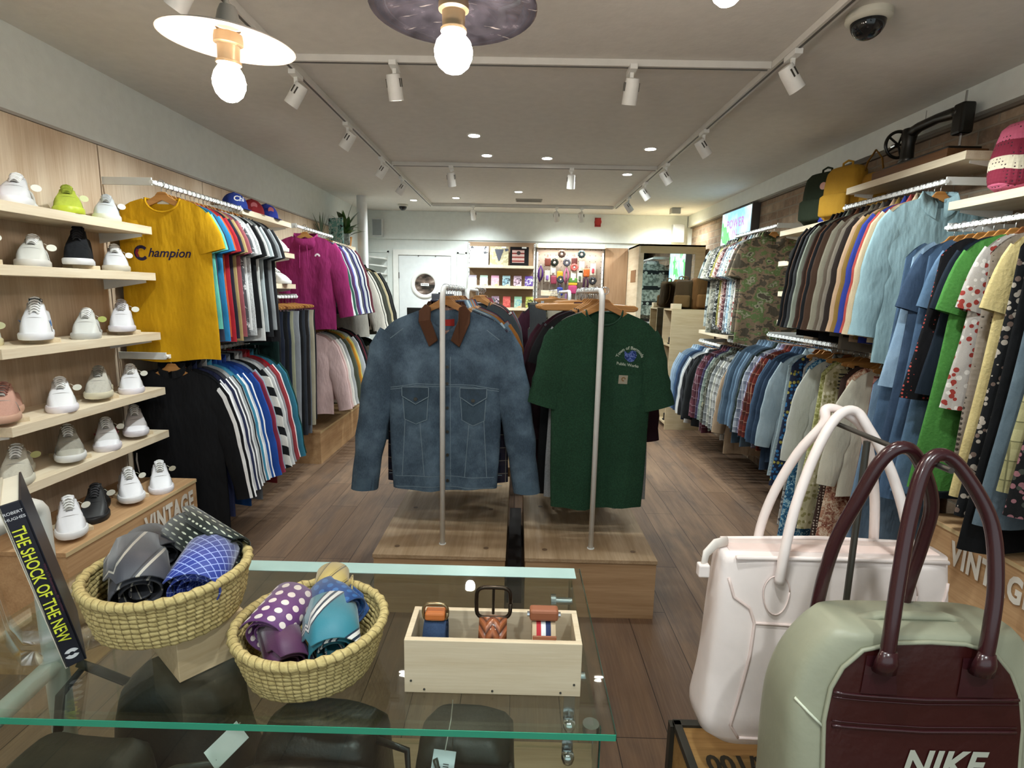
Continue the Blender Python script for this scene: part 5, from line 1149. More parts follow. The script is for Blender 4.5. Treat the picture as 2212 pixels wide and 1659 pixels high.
for i, (c, tp, c2, c3, lb) in enumerate((('#a8ccc8', '#94a09c', '#c0e0dc', '#90b8b4', 'mint sock box, leftmost lower row'), ('#d0b4c8', '#806878', '#40343c', '#e8d8e4', 'lilac sock box with dark figures, lower row'), ('#c8504c', '#a44440', '#d86860', '#b04038', 'coral red sock box, middle of the lower row'), ('#a0c4b0', '#7ca488', '#6ca0ac', '#e0a070', 'pale green sock box, lower row'), ('#b8bc54', '#94983c', '#3a3c34', '#e8e8dc', 'lime yellow sock box, rightmost lower row'))):
    sockbox(-.24-.22+i*.15, 1.365, c, tp, lb, 'print', c2, c3, .05, .11)
for i in range(3):
    q = thing('round_tin', ['first', 'second', 'third'][i]+' of three small white tins on the fourth shelf', 'tin', (.0+i*.075-.05, 7.26, 1.166), group='small white tins'); MB().lathe([(.03, 0), (.03, .045)], 20, caps=(True, True)).build('tin_body', plain('#c9cac6', .4), q, smooth=True); MB().lathe([(.031, .036), (.031, .052), (.026, .055)], 20, caps=(False, True)).build('tin_lid', WHITE, q, smooth=True)
tag(B(-.045, -.03, 0, .045, .03, .085).build('patterned_box', cloth('#b8b8b4', 'floral', '#303234', '#8c8c88', 1.6), loc=(.14, 7.26, 1.166), bevel=.003), 'white patterned box beside the small tins', 'box')
for i, (x, c1, c2, hh) in enumerate(((-.06, '#6c8078', '#8c6c70', .13), (.07, '#a86070', '#b88890', .06), (.07, '#7c5070', '#b07c94', .06), (-.2, '#8c5c6c', '#a88c70', .12))):
    zz = .966+(0 if i != 2 else .063)
    q = tag(softbox(.13, .16, hh, p=.5).build('folded_scarf', cloth(c1, 'print', c2, '#d0b8a8', 3), smooth='all', loc=(x, 7.30, zz)), ['rolled green and pink scarf by the maroon jumper', 'folded coral pink scarf, bottom of the pair', 'folded plum scarf, top of the pair', 'folded dusky pink scarf behind the grey jacket'][i], 'scarf', 'folded scarves on the fifth shelf')
tag(B(-.17, -.01, 0, .17, .01, .34).build('wrapping_paper', cloth('#7c9cc0', 'dots', '#c8b4c0', '#8c3a4c', 3.5), loc=(-.02, 7.215, .602)), 'blue sheet with pale circles below the scarves', 'gift wrap')
# pegboard
t = thing('pegboard_unit', 'pegboard of small accessories under a glowing strip light', 'pegboard', (.67, 7.44, 0))
tp_ = NT('pegboard'); v_ = tp_.obj(); Xp, Yp, Zp = tp_.sep(v_); 
fx = tp_.math('SUBTRACT', tp_.math('FRACT', tp_.math('DIVIDE', Xp, .075)), .5); fz = tp_.math('SUBTRACT', tp_.math('FRACT', tp_.math('DIVIDE', Zp, .075)), .5)
rr_ = tp_.math('ADD', tp_.math('MULTIPLY', fx, fx), tp_.math('MULTIPLY', fz, fz)); tp_.col(tp_.mix(tp_.math('LESS_THAN', rr_, .006), '#84766a', '#3a322a')); tp_.set(Roughness=.7)
B(-.445, 0, .1, .445, .055, 2.15).build('peg_panel', tp_.m, t); upright(t, -.435, 0, .1, 2.1); upright(t, .435, 0, .1, 2.1)
B(-.45, -.14, 2.15, .45, .0, 2.19).build('light_canopy', PLY_PALE, t)
B(-.43, -.148, 2.145, .43, -.141, 2.195).build('strip_light', emit('#fff1cf', 2.2, 'strip_glow'), t)
la = bpy.data.lights.new('canopy_light', 'AREA'); la.shape = 'RECTANGLE'; la.size = .8; la.size_y = .04; la.energy = 5*LAMP_K; la.color = (1, .95, .85); lo = bpy.data.objects.new('canopy_light', la); C.objects.link(lo); lo.location = (.67, 7.33, 2.14)
B(-.38, -.12, 1.53, -.16, -.10, 1.60).build('birch_ledge', PLY_PALE, t)
for z in (1.10, .80, .50): B(-.43, -.24, z-.035, .43, 0, z).build('shelf_board', PLY_PALE, t)
def peg_item(kind, x, z, c, lb):
    q = thing({'card': 'carded_charm', 'pouch': 'leather_pouch', 'scrunch': 'hair_scrunchie', 'scarf': 'neck_scarf'}[kind], lb, {'card': 'keyring', 'pouch': 'pouch', 'scrunch': 'scrunchie', 'scarf': 'scarf'}[kind], (.67+x, 7.388, z), group='accessories on the pegboard'); q.scale = (1.28, 1.28, 1.28)
    MB().tube([(0, .0385, 0), (0, -.05, .0), (0, -.055, .006)], .0022, 6).build('peg_hook', CHROME, q)
    if kind == 'card': B(-.027, -.022, -.115, .027, -.018, .0).build('backing_card', plain('#d8cdbc', .6), q); softbox(.026, .012, .05, p=.8, n=14, m=6).build('charm', plain(c, .5), q, smooth='all', loc=(0, -.032, -.10))
    elif kind == 'pouch': softbox(.062, .022, .085, p=.6, n=18, m=8).build('pouch_body', plain(c, .45), q, smooth='all', loc=(0, -.03, -.115)); MB().tube([(-.01, -.03, -.035), (0, -.035, .002), (.01, -.03, -.035)], .003, 6).build('loop', plain(c, .5), q)
    elif kind == 'scrunch':
        n_ = 26; rs = []
        for i in range(n_):
            a = 2*PI*i/n_; rr0 = .027+.003*math.sin(i*2.3); rs.append([((rr0+.013*math.cos(b))*math.cos(a), -.035+.013*math.sin(b), -.02+(rr0+.013*math.cos(b))*math.sin(a)) for b in [2*PI*k/8 for k in range(8)]])
        rs.append(rs[0]); MB().rings(rs, True).build('gathered_ring', cloth(c), q, smooth='all'); MB().disc((0, -.05, -.02), .008, 'y', 10, .004).build('centre_tag', WHITE, q)
    else:
        MB().tube([(0, -.03, .0), (-.018, -.035, -.05), (-.022, -.035, -.11), (-.006, -.035, -.165)], [.006, .016, .02, .012], 8, flat=.6).build('scarf_tail', cloth(c), q, smooth='all'); MB().tube([(0, -.03, .0), (.018, -.035, -.05), (.02, -.035, -.10), (.004, -.035, -.15)], [.006, .014, .018, .01], 8, flat=.6).build('scarf_tail', cloth(c), q, smooth='all')
P_ = [('pouch', -.30, 2.06, '#6a2f1e', 'rust brown leather pouch, top left of the pegboard'), ('scrunch', -.21, 1.99, '#20221a', 'black scrunchie beside the rust brown pouch'), ('scrunch', -.12, 2.10, '#3c2a22', 'dark brown scrunchie at the top of the pegboard'), ('scrunch', -.05, 1.99, '#45434c', 'grey scrunchie in the middle of the pegboard'),
 ('pouch', .05, 2.07, '#55201a', 'oxblood leather pouch on the pegboard'), ('scrunch', .14, 2.10, '#1c2a2c', 'teal black scrunchie, top right of the pegboard'), ('pouch', .215, 1.93, '#b4561c', 'orange leather pouch on the right of the pegboard'), ('card', .30, 1.96, '#b83848', 'carded red charm, right side of the pegboard'), ('card', .15, 1.985, '#a8a898', 'carded grey charm above the orange pouch'),
 ('scarf', -.39, 1.92, '#4c2470', 'purple knotted neck scarf, left side of the pegboard'), ('card', -.30, 1.86, '#8c6cb0', 'carded lilac charm beside the purple scarf'), ('card', -.225, 1.95, '#e4e4e0', 'white carded charm under the rust pouch'), ('pouch', -.215, 1.83, '#8c3448', 'raspberry pink pouch on the pegboard'), ('pouch', -.135, 1.89, '#c0941c', 'mustard yellow pouch on the pegboard'), ('scarf', -.05, 1.90, '#b05c7c', 'rose pink neck scarf, middle of the pegboard'),
 ('scrunch', .05, 1.93, '#c4544c', 'coral red scrunchie on the pegboard'), ('card', .045, 1.86, '#d8dcd8', 'white card below the coral scrunchie'), ('card', .13, 1.86, '#5c6450', 'carded olive charm under the grey charm'), ('scarf', .21, 1.80, '#3c1c34', 'dark plum neck scarf, right of the pegboard'), ('scrunch', .30, 1.76, '#33343a', 'charcoal scrunchie, lower right of the pegboard'),
 ('scrunch', -.125, 1.77, '#3a4048', 'blue grey scrunchie above the white vase shape'), ('pouch', -.13, 1.68, '#20348c', 'cobalt blue pouch, lower middle of the pegboard'), ('card', .29, 1.70, '#c0c4b8', 'pale card hanging below the charcoal scrunchie'), ('scarf', -.02, 1.62, '#7c5c8c', 'violet neck scarf by the hangers')]
for k in P_: peg_item(*k)
q = thing('knitted_pouch', 'green, yellow and pink knitted bag hanging on the pegboard', 'bag', (.71, 7.36, 1.56))
for z, h, c in ((0, .11, '#b83c6c'), (.11, .035, '#d8a024'), (.145, .06, '#5c8c3c')): softbox(.12, .035, h, p=.6, n=20, m=6).build('knit_band', cloth(c, 'crochet', c), q, smooth='all', loc=(0, 0, z))
MB().tube([(-.03, 0, .20), (0, .02, .25), (.03, 0, .20)], .004, 6).build('cord', cloth('#5c8c3c'), q)
for i in range(10):
    x_ = .36+.062*i
    peg_item('scrunch' if i % 3 else 'pouch', x_-.67, 1.42-(i % 2)*.09, ['#8c8f8c', '#26282c', '#44302c', '#b8b4a8', '#303840'][i % 5], ['silver grey', 'jet black', 'chestnut', 'ivory', 'slate'][i % 5]+(' scrunchie' if i % 3 else ' pouch')+' low on the pegboard, behind the '+('left' if i < 5 else 'right')+' end of the bar hangers')
# plywood recess and mirror cabinet
t = thing('plywood_recess', 'plain plywood panel between the pegboard and the mirror cabinet', 'wall panel', (1.28, 7.46, 0)); B(-.145, 0, 0, .16, .035, 2.17).build('panel', wood('#ad8f72', '#8e6e52', 2, 1, .6, 'recess_ply'), t)
t = thing('mirror_cabinet', 'tall birch cabinet with a full-length mirror in its front', 'mirror', (1.445, 6.80, 0)); CAB = wood('#cbb994', '#b09a74', 0, 1, .5, 'cabinet_ply')
B(0, 0, 0, .018, .66, 2.17).build('side_panel', PLY_PALE, t); B(.018, 0, 2.065, .80, .022, 2.17).build('top_rail', CAB, t); B(.685, 0, 0, .80, .022, 2.065).build('right_stile', CAB, t); B(.018, 0, 0, .06, .022, 2.065).build('left_stile', PLY_PALE, t); B(.06, 0, 0, .685, .022, .08).build('bottom_rail', CAB, t)
B(.0, .0, 2.15, .80, .66, 2.17).build('top_board', CAB, t); B(.74, .022, .0, .78, .66, 2.15).build('inner_side', CAB, t)
mm = bpy.data.materials.new('mirror_glass'); mm.use_nodes = True; b_ = mm.node_tree.nodes['Principled BSDF']; b_.inputs['Base Color'].default_value = (.86, .9, .88, 1); b_.inputs['Metallic'].default_value = 1; b_.inputs['Roughness'].default_value = .01
B(.055, .010, .08, .69, .016, 2.068).build('mirror_glass', mm, t)
B(-.004, .12, 1.72, 0, .42, 1.87).build('niche', plain('#8f6a48', .6), t)
# till desk with monitors at the far left
t = thing('till_counter', 'plywood till counter at the far left in front of the door', 'counter', (-1.45, 6.55, 0)); B(-.12, -.25, 0, .55, .25, .98).build('counter_body', PLY_BOX, t); B(-.14, -.27, .98, .57, .27, 1.0).build('counter_top', PLY_BOX, t, bevel=.002)
t = thing('till_monitor', 'black till monitor on the far counter', 'monitor', (-1.12, 6.50, 1.0)); B(-.20, -.015, .12, .20, .015, .36).build('screen', BLKPL, t, bevel=.004); B(-.03, -.01, .02, .03, .02, .14).build('neck', BLACK, t); B(-.10, -.07, 0, .10, .07, .02).build('foot', BLACK, t, bevel=.003)
t = thing('till_monitor', 'taller dark grey screen behind the black till monitor', 'monitor', (-.93, 6.72, 1.0)); B(-.13, -.015, .28, .13, .015, .52).build('screen', plain('#3c3d44', .3), t, bevel=.004); B(-.135, .0, .272, .135, .02, .528).build('rear_frame', BLACK, t, bevel=.004); B(-.02, 0, .02, .02, .02, .3).build('neck', BLACK, t); B(-.08, -.06, 0, .08, .06, .02).build('foot', BLACK, t); B(-.05, -.01, .528, .0, .015, .545).build('webcam', BLACK, t)
t = thing('card_terminal', 'black card terminal beside the till monitor', 'card reader', (-1.36, 6.45, 1.0)); softbox(.10, .12, .08, p=.5).build('terminal_body', BLACK, t, smooth='all'); MB().disc((0, 0, .13), .045, 'y', 16, .03).build('terminal_head', BLACK, t, bevel=.004); MB().tube([(0, 0, .07), (0, 0, .12)], .01, 8).build('terminal_neck', BLACK, t)
# white louvre slats between column and door
for i in range(4):
    tag(B(0, -.02, 0, .20, .172, .018).build('white_slat_shelf', WHITE, bevel=.002, loc=(-1.98, 7.33, 1.98-.10*i), rot=(0, .10, 0)), ['top', 'second', 'third', 'lowest'][i]+' of the small white slanting slats behind the white column', 'slat', 'white slats behind the column')
# ================================================================ GLASS COUNTER
CX0, CX1, CY0, CY1, CZ = -.916, .148, .668, 1.130, .95
def glass_mat(tint=(.93, .975, .95)):
    m = bpy.data.materials.new('counter_glass'); m.use_nodes = True; t = m.node_tree; t.nodes.remove(t.nodes['Principled BSDF'])
    out = t.nodes['Material Output']; tr = t.nodes.new('ShaderNodeBsdfTransparent'); tr.inputs[0].default_value = tint+(1,)
    gl = t.nodes.new('ShaderNodeBsdfGlossy'); gl.inputs['Roughness'].default_value = .015; gl.inputs[0].default_value = (1, 1, 1, 1)
    lw = t.nodes.new('ShaderNodeLayerWeight'); lw.inputs[0].default_value = .5; pw = t.nodes.new('ShaderNodeMath'); pw.operation = 'POWER'; pw.inputs[1].default_value = 4.0; t.links.new(lw.outputs['Facing'], pw.inputs[0]); fr_ = t.nodes.new('ShaderNodeMath'); fr_.operation = 'MULTIPLY_ADD'; fr_.inputs[1].default_value = .9; fr_.inputs[2].default_value = .04; t.links.new(pw.outputs[0], fr_.inputs[0]); mx = t.nodes.new('ShaderNodeMixShader')
    t.links.new(fr_.outputs[0], mx.inputs[0]); t.links.new(tr.outputs[0], mx.inputs[1]); t.links.new(gl.outputs[0], mx.inputs[2]); t.links.new(mx.outputs[0], out.inputs[0]); return m
GLASS = glass_mat(); GEDGE = plain('#2c8f72', .12, 0, .6, .5); GEDGE2 = plain('#12443a', .15, 0, .6)
t = thing('glass_counter', 'glass-topped display counter with green edges in the foreground', 'display counter', (0, 0, 0))
MB().rings([[(CX0, CY0, CZ-.010), (CX1, CY0, CZ-.010), (CX1, CY1, CZ-.010), (CX0, CY1, CZ-.010)], [(CX0, CY0, CZ), (CX1, CY0, CZ), (CX1, CY1, CZ), (CX0, CY1, CZ)]], True, (True, True)).build('top_pane', GLASS, t)
B(CX0, CY0-.0012, CZ-.010, CX1, CY0-.0002, CZ-.0003).build('front_green_edge', GEDGE, t); B(CX1+.0002, CY0, CZ-.010, CX1+.0010, CY1, CZ-.0003).build('right_green_edge', GEDGE2, t)
for nm, bx in (('front_pane', (CX0+.018, CY0+.022, .52, CX1-.018, CY0+.028, CZ-.011)), ('back_pane', (CX0+.018, CY1-.028, .52, CX1-.018, CY1-.022, CZ-.011)), ('right_pane', (CX1-.026, CY0+.03, .52, CX1-.02, CY1-.03, CZ-.011)), ('left_pane', (CX0+.02, CY0+.03, .52, CX0+.026, CY1-.03, CZ-.011))):
    B(*bx).build(nm, GLASS, t)
B(CX1-.0180, CY0+.022, .52, CX1-.0165, CY0+.029, CZ-.012).build('corner_green_edge', GEDGE2, t)
B(CX0+.03, CY1-.045, CZ+.0002, CX1-.012, CY1-.002, CZ+.0012).build('frosted_strip', plain('#a9c9c4', .3, 0, .5), t)  # pale strip paints the reflection of the back edge on the glass
B(CX0+.01, CY0+.012, .0, CX1-.01, CY1-.012, .50).build('plywood_base', wood('#a58c70', '#82694c', 0, 1, .6, 'counter_base'), t); B(CX0+.01, CY0+.012, .50, CX1-.01, CY1-.012, .52).build('deck', wood('#ab9172', '#8a7050', 0, 1, .6, 'counter_deck'), t)
B(.088, .795, .79, .106, .80, .935).build('slotted_strip', CHROME, t)
for z in (.93, .86, .80): MB().lathe([(.001, -.01), (.009, -.008), (.011, 0), (.009, .008), (.001, .01)], 16, Matrix.Translation((.097, .785, z))).build('chrome_knob', CHROME, t, smooth='all')
for (x, y) in ((.085, 1.04), (.085, .815)):
    MB().tube([(x, y, .925), (CX1-.026, y, .925)], .007, 10).build('pane_clamp', CHROME, t, smooth=True); MB().disc((x, y, .925), .013, 'x', 16, .01).build('clamp_head', CHROME, t)
for (x, y) in ((CX1-.03, .70), (CX0+.05, 1.09)): MB().disc((x, y, .932), .012, 'z', 16, .012).build('corner_fixing', CHROME, t)

def tie_mat(c, kind, c2='#ffffff', c3='#101010'):
    t = NT('tie_silk'); uv = t.n('UVMap'); U, V, _ = t.sep(uv.outputs[0]); U = t.math('MULTIPLY', U, 2.0)
    if kind == 'diag':
        q = t.math('FRACT', t.math('ADD', t.math('MULTIPLY', V, 17.0), t.math('MULTIPLY', U, 1.3))); a = t.math('LESS_THAN', q, .10); b = t.math('MULTIPLY', t.math('GREATER_THAN', q, .16), t.math('LESS_THAN', q, .22)); col = t.mix(a, c, c2); col = t.mix(b, col, c3)
    elif kind == 'double':
        q = t.math('FRACT', t.math('ADD', t.math('MULTIPLY', V, 7.0), t.math('MULTIPLY', U, .8))); a = t.math('LESS_THAN', t.math('ABSOLUTE', t.math('SUBTRACT', q, .2)), .035); b = t.math('LESS_THAN', t.math('ABSOLUTE', t.math('SUBTRACT', q, .32)), .035); e = t.math('LESS_THAN', t.math('ABSOLUTE', t.math('SUBTRACT', q, .26)), .13); col = t.mix(e, c, c3); col = t.mix(t.math('MAXIMUM', a, b), col, c2)
    elif kind in ('dots', 'dash'):
        fx = t.math('SUBTRACT', t.math('FRACT', t.math('MULTIPLY', U, 5.0 if kind == 'dots' else 7.0)), .5); fy = t.math('SUBTRACT', t.math('FRACT', t.math('MULTIPLY', V, 34.0 if kind == 'dots' else 60.0)), .5)
        if kind == 'dash': fx = t.math('MULTIPLY', fx, .45)
        rr_ = t.math('ADD', t.math('MULTIPLY', fx, fx), t.math('MULTIPLY', fy, fy)); col = t.mix(t.math('LESS_THAN', rr_, .085 if kind == 'dots' else .02), c, c2)
    elif kind == 'lattice':
        a = t.math('FRACT', t.math('ADD', t.math('MULTIPLY', V, 42.0), t.math('MULTIPLY', U, 6.0))); b = t.math('FRACT', t.math('SUBTRACT', t.math('MULTIPLY', V, 42.0), t.math('MULTIPLY', U, 6.0))); col = t.mix(t.math('MAXIMUM', t.math('LESS_THAN', a, .13), t.math('LESS_THAN', b, .13)), c, c2)
    else: col = c
    t.col(col); t.set(Roughness=.5, Specular_IOR_Level=.35, Sheen_Weight=.2); t.bump(t.noise(t.obj(), 500, 2), .2, .001); return t.m
def coil(w0, w1, r0, r1, turns, th, flatten=1.0, start=0.0):
    rs = []; N = int(turns*26)
    for i in range(N+1):
        f = i/N; a = start+2*PI*turns*f; r = r0+(r1-r0)*f; w = (w0+(w1-w0)*min(1, f*1.2))/2
        if f > .975: w *= max(.45, (1-f)/.025)
        rs.append([(r*math.cos(a), -w, r*math.sin(a)*flatten), (r*math.cos(a), w, r*math.sin(a)*flatten)])
    return MB().rings(rs, False, uv=True)
def tie(x, y, z, yaw, pitch, mat, label, r=.042, w=.085, start=0.0, flat=.82, grp='rolled ties in the straw baskets'):
    o = coil(w*.7, w, .010, r, 3.0, .002, flat, start).build('rolled_tie', mat, None, smooth='all', loc=(x, y, z), rot=(pitch, 0, yaw), solid=.0022); return tag(o, label, 'tie', grp)
def basket(cx, cy, z0, rb, rt, h, label):
    t = thing('straw_basket', label, 'basket', (cx, cy, z0))
    ts = NT('straw_rope'); v = ts.obj(); uv = ts.n('UVMap'); U, V, _ = ts.sep(uv.outputs[0])
    tw = ts.math('FRACT', ts.math('ADD', ts.math('MULTIPLY', U, 60.0), ts.math('MULTIPLY', V, 1.0))); n_ = ts.noise(v, 120, 3)
    c = ts.mix(n_, '#8f7a42', '#d8c68c'); c = ts.mix(ts.math('MULTIPLY', ts.math('LESS_THAN', tw, .16), .6), c, '#5c4c26'); ts.col(c); ts.set(Roughness=.8); ts.bump(ts.math('ADD', tw, n_), .7, .003)
    n = 10
    for i in range(n):
        f = i/(n-1); R0 = rb+(rt-rb)*f**.8; z = .005+(h-.006)*f; r_ = .0052 if i < n-1 else .0078
        rs = []
        for j in range(64):
            a = 2*PI*j/64; rw = r_*(1+.18*math.sin(a*30+i)); cz = z+.0012*math.sin(3*a+i)
            rs.append([((R0+rw*math.cos(b))*math.cos(a), (R0+rw*math.cos(b))*math.sin(a), cz+rw*math.sin(b)) for b in [2*PI*k/8 for k in range(8)]])
        rs.append(rs[0])
        m = MB(); n8 = 8; vs = [p for r_q in rs for p in r_q]; fs = []; us = []
        for q in range(64):
            for k in range(8):
                fs.append((q*8+k, q*8+(k+1) % 8, (q+1)*8+(k+1) % 8, (q+1)*8+k)); us.append(((q/64, k/8), (q/64, (k+1)/8), ((q+1)/64, (k+1)/8), ((q+1)/64, k/8)))
        m.add(vs, fs, 0, us); m.build('rope_coil' if i < n-1 else 'rope_rim', ts.m, t, smooth='all')
    MB().disc((0, 0, .003), rb, 'z', 40, .004).build('woven_base', ts.m, t)
    return t
tag(B(-.05, -.065, 0, .05, .065, .078).build('plywood_cube', wood('#cdb894', '#b39a74', 0, 2, .5, 'cube_ply'), bevel=.001, loc=(-.524, .822, CZ+.001), rot=(0, 0, .88)), 'plywood block on the glass counter under the left basket', 'block')
BZ = CZ+.0795
basket(-.550, .806, BZ, .098, .114, .078, 'round straw basket of dark ties standing on the plywood block')
basket(-.323, .802, CZ+.0015, .094, .114, .074, 'round straw basket of purple and teal ties on the glass')
GREYT = tie_mat('#3c3d44', 'diag', '#a8a296', '#1c1c20')
tie(-.590, .790, BZ+.072, .62, .10, GREYT, 'charcoal grey tie with thin pale stripes in the left basket', .048, .14, 2.6)
tie(-.492, .800, BZ+.074, .22, .12, tie_mat('#26398c', 'lattice', '#8fa0d8'), 'blue tie with a white lattice pattern in the left basket', .045, .11, 3.0)
tie(-.530, .872, BZ+.092, 1.15, .25, tie_mat('#15201c', 'dash', '#b4b8a4'), 'black tie with small pale dashes at the back of the left basket', .042, .13, 2.0)
tie(-.612, .868, BZ+.076, .9, .1, tie_mat('#1b1a20', 'plain'), 'plain black tie at the back of the left basket', .044, .09, .4)
tie(-.376, .808, CZ+.072, -.15, .12, tie_mat('#5f3468', 'dots', '#d8ccc4'), 'purple tie with white dots in the right-hand basket', .042, .095, 3.2)
tie(-.352, .757, CZ+.055, .60, .12, tie_mat('#4a2446', 'plain'), 'plain plum tie at the front of the right-hand basket', .035, .10, 2.4)
tie(-.284, .785, CZ+.064, .35, .12, tie_mat('#2c7484', 'double', '#d8d8d4', '#142c40'), 'teal tie with white double stripes in the right-hand basket', .046, .11, 2.8)
tie(-.296, .850, CZ+.078, .9, .15, tie_mat('#1f4276', 'dots', '#33649c'), 'navy tie with blue spots in the right-hand basket', .038, .08, .2)
tie(-.318, .890, CZ+.085, .25, .1, tie_mat('#b3a062', 'diag', '#5c5030', '#8c7c44'), 'straw yellow tie with dark stripes at the back of the right-hand basket', .034, .07, .2)
# belts in their wooden tray
bx0, bx1, by0, by1, bz = -.160, .106, .737, .826, CZ+.0005
t = thing('belt_tray', 'pale open wooden tray holding three rolled belts on the glass', 'tray', ((bx0+bx1)/2, by0, bz)); hw = (bx1-bx0)/2; dd = by1-by0; TW = wood('#cfc0a6', '#bba88a', 0, 2, .6, 'tray_wood'); TE = plain('#d9cca4', .6)
for nm, bx in (('front_board', (-hw, 0, 0, hw, .009, .087)), ('back_board', (-hw, dd-.009, 0, hw, dd, .087)), ('end_board', (-hw, .009, 0, -hw+.009, dd-.009, .087)), ('end_board', (hw-.009, .009, 0, hw, dd-.009, .087)), ('tray_floor', (-hw+.009, .009, 0, hw-.009, dd-.009, .006))): B(*bx).build(nm, TW, t, bevel=.0008)
for (x, z) in ((-hw+.01, .02), (-hw+.03, .006), (hw-.01, .02), (hw-.03, .006), (0, .006)): MB().disc((x, -.0004, z), .0018, 'y', 8, .001).build('nail_head', DARKMET, t)
def belt(x, mat, label, w, r, bm, buckle):
    t = thing('rolled_belt', label, 'belt', (x, .782, bz+.0085+r*1.45), (0, 0, 0), 'rolled belts in the tray')
    coil(w, w, .014, r, 3.2, .003, 1.45, -1.2).build('strap', mat, t, smooth='all', rot=(0, 0, PI/2), solid=.003)
    buckle(t, w, r*1.45); return t
def bk1(t, w, r):
    MB().tube([(w*.55*sgnpow(math.cos(a), .6), -.004+.0*a, r+.008+.014*sgnpow(math.sin(a), .6)) for a in [2*PI*i/20 for i in range(21)]], .0028, 8).build('buckle', plain('#8c7a5c', .3, .9), t, smooth='all')
    B(-w*.46, -.012, r-.003, w*.46, .008, r+.010).build('leather_tab', plain('#b4642c', .45), t, bevel=.003)
def bk2(t, w, r):
    MB().tube([(w*.62*sgnpow(math.cos(a), .45), .002, r+.018+.026*sgnpow(math.sin(a), .45)) for a in [2*PI*i/24 for i in range(25)]], .0032, 8).build('buckle', plain('#3a3128', .3, .9), t, smooth='all')
    MB().tube([(0, -.004, r+.003), (0, .0, r+.043)], .0022, 8).build('prong', plain('#3a3128', .3, .9), t)
def bk3(t, w, r):
    B(-w*.62, -.010, r-.002, w*.62, .010, r+.016).build('keeper', plain('#8a5134', .5), t, bevel=.004)
    MB().prism([(-w*.5, .012), (w*.5, .012), (w*.5, -.018), (w*.38, -.028), (-w*.38, -.028), (-w*.5, -.018)], -.0365, -.0335, 'xz', Matrix.Translation((0, 0, r*.55))).build('leather_tip', plain('#8a5134', .5), t, bevel=.001)
    MB().disc((0, -.038, r*.55-.008), .0055, 'y', 16, .003).build('stud', CHROME, t)
    for s in (-1, 1): MB().tube([(s*w*.6, 0, r+.005), (s*w*.72, 0, r+.005)], .004, 8).build('roller', CHROME, t)
belt(-.119, cloth('#25395c', 'denim', '#30486e'), 'rolled navy canvas belt with a tan tab, leftmost in the tray', .034, .0315, None, bk1)
tb_ = NT('braid'); uv = tb_.n('UVMap'); U, V, _ = tb_.sep(uv.outputs[0]); a_ = tb_.math('FRACT', tb_.math('ADD', tb_.math('MULTIPLY', V, 36.0), tb_.math('MULTIPLY', tb_.math('ABSOLUTE', tb_.math('SUBTRACT', tb_.math('FRACT', tb_.math('MULTIPLY', U, 4.0)), .5)), 1.6)))
tb_.col(tb_.ramp(a_, [(0, '#2c1610'), (.16, '#7c4226'), (.6, '#9c5c38'), (1, '#4a2618')])); tb_.set(Roughness=.3, Coat_Weight=.3); tb_.bump(tb_.math('PINGPONG', a_, .5), .9, .004)
belt(-.029, tb_.m, 'rolled braided brown leather belt with a tall dark buckle', .043, .033, None, bk2)
ts_ = NT('tricolour'); uv = ts_.n('UVMap'); U = ts_.math('MULTIPLY', ts_.sep(uv.outputs[0])[0], 2.0); ts_.col(ts_.ramp(U, [(0, '#c8b090'), (.2, '#202c54'), (.42, '#d8d8d8'), (.62, '#b02830'), (.82, '#c8b090')], 'CONSTANT')); ts_.set(Roughness=.8)
belt(.050, ts_.m, 'rolled canvas belt in blue, white and red stripes with a leather end', .036, .032, None, bk3)

# ================================================================ BOOK, STAND, WHITE TUBE
BOOKR = (43.1, 10.7, .281)
tb = thing('upright_book', 'black-spined art book titled THE SHOCK OF THE NEW leaning on the counter', 'book', (-.688, .771, .9575)); tb.rotation_mode = 'QUATERNION'
Mx = Matrix.Rotation(math.radians(BOOKR[0]), 4, 'Z') @ Matrix.Rotation(-math.radians(BOOKR[1]), 4, 'Y') @ Matrix.Rotation(-.05, 4, 'X'); tb.rotation_quaternion = Mx.to_quaternion()
BL, BW, BD = BOOKR[2], .0275, .20; SP = plain('#121220', .35)
B(-BW/2, 0, 0, BW/2, .004, BL).build('spine', SP, tb, bevel=.001); B(-BW/2, .0, 0, -BW/2+.003, BD, BL).build('front_cover', plain('#c9c2b0', .4), tb); B(BW/2-.003, .0, 0, BW/2, BD, BL).build('back_cover', SP, tb); B(-BW/2+.003, .004, .002, BW/2-.003, BD-.004, BL-.003).build('page_block', plain('#dcd6c4', .8), tb)
def spine_text(txt, size, bold, x0, z0, mat, nm, rot=True, sp=1.0, ln=.2):
    tv, tf = text_mesh(txt, size, bold, align='LEFT' if rot else 'CENTER', space=sp)
    if rot: k_ = ln/max(v[0] for v in tv); tv = [(v[0]*k_, v[1], v[2]) for v in tv]
    MB().add([((z+x0, -.0008, z0-x) if rot else (x+x0, -.0008, z+z0)) for x, y, z in tv], tf).build(nm, mat, tb)
YEL = plain('#d6dc3c', .5)
spine_text('THE SHOCK OF THE NEW', .0215, .0003, -.0088, BL-.038, YEL, 'title_lettering', ln=.200)
spine_text('ROBERT', .0062, .0001, 0, BL-.017, plain('#c4c4c8', .5), 'author_lettering', False); spine_text('HUGHES', .0062, .0001, 0, BL-.026, plain('#c4c4c8', .5), 'author_lettering', False)
spine_text('With 275 illustrations, 85 in colour', .0045, .0, .0088, BL-.105, plain('#5c2c3c', .5), 'small_lettering', ln=.085)
m = MB(); 
for k in (0, PI): m.add([(.0095*math.cos(a+k)*r_, -.0009, .020+.0085*math.sin(a+k)*r_) for r_, a in [(1, .3+i*.26) for i in range(10)]+[(.35, .3+i*.26) for i in range(9, -1, -1)]], [tuple(range(20))])
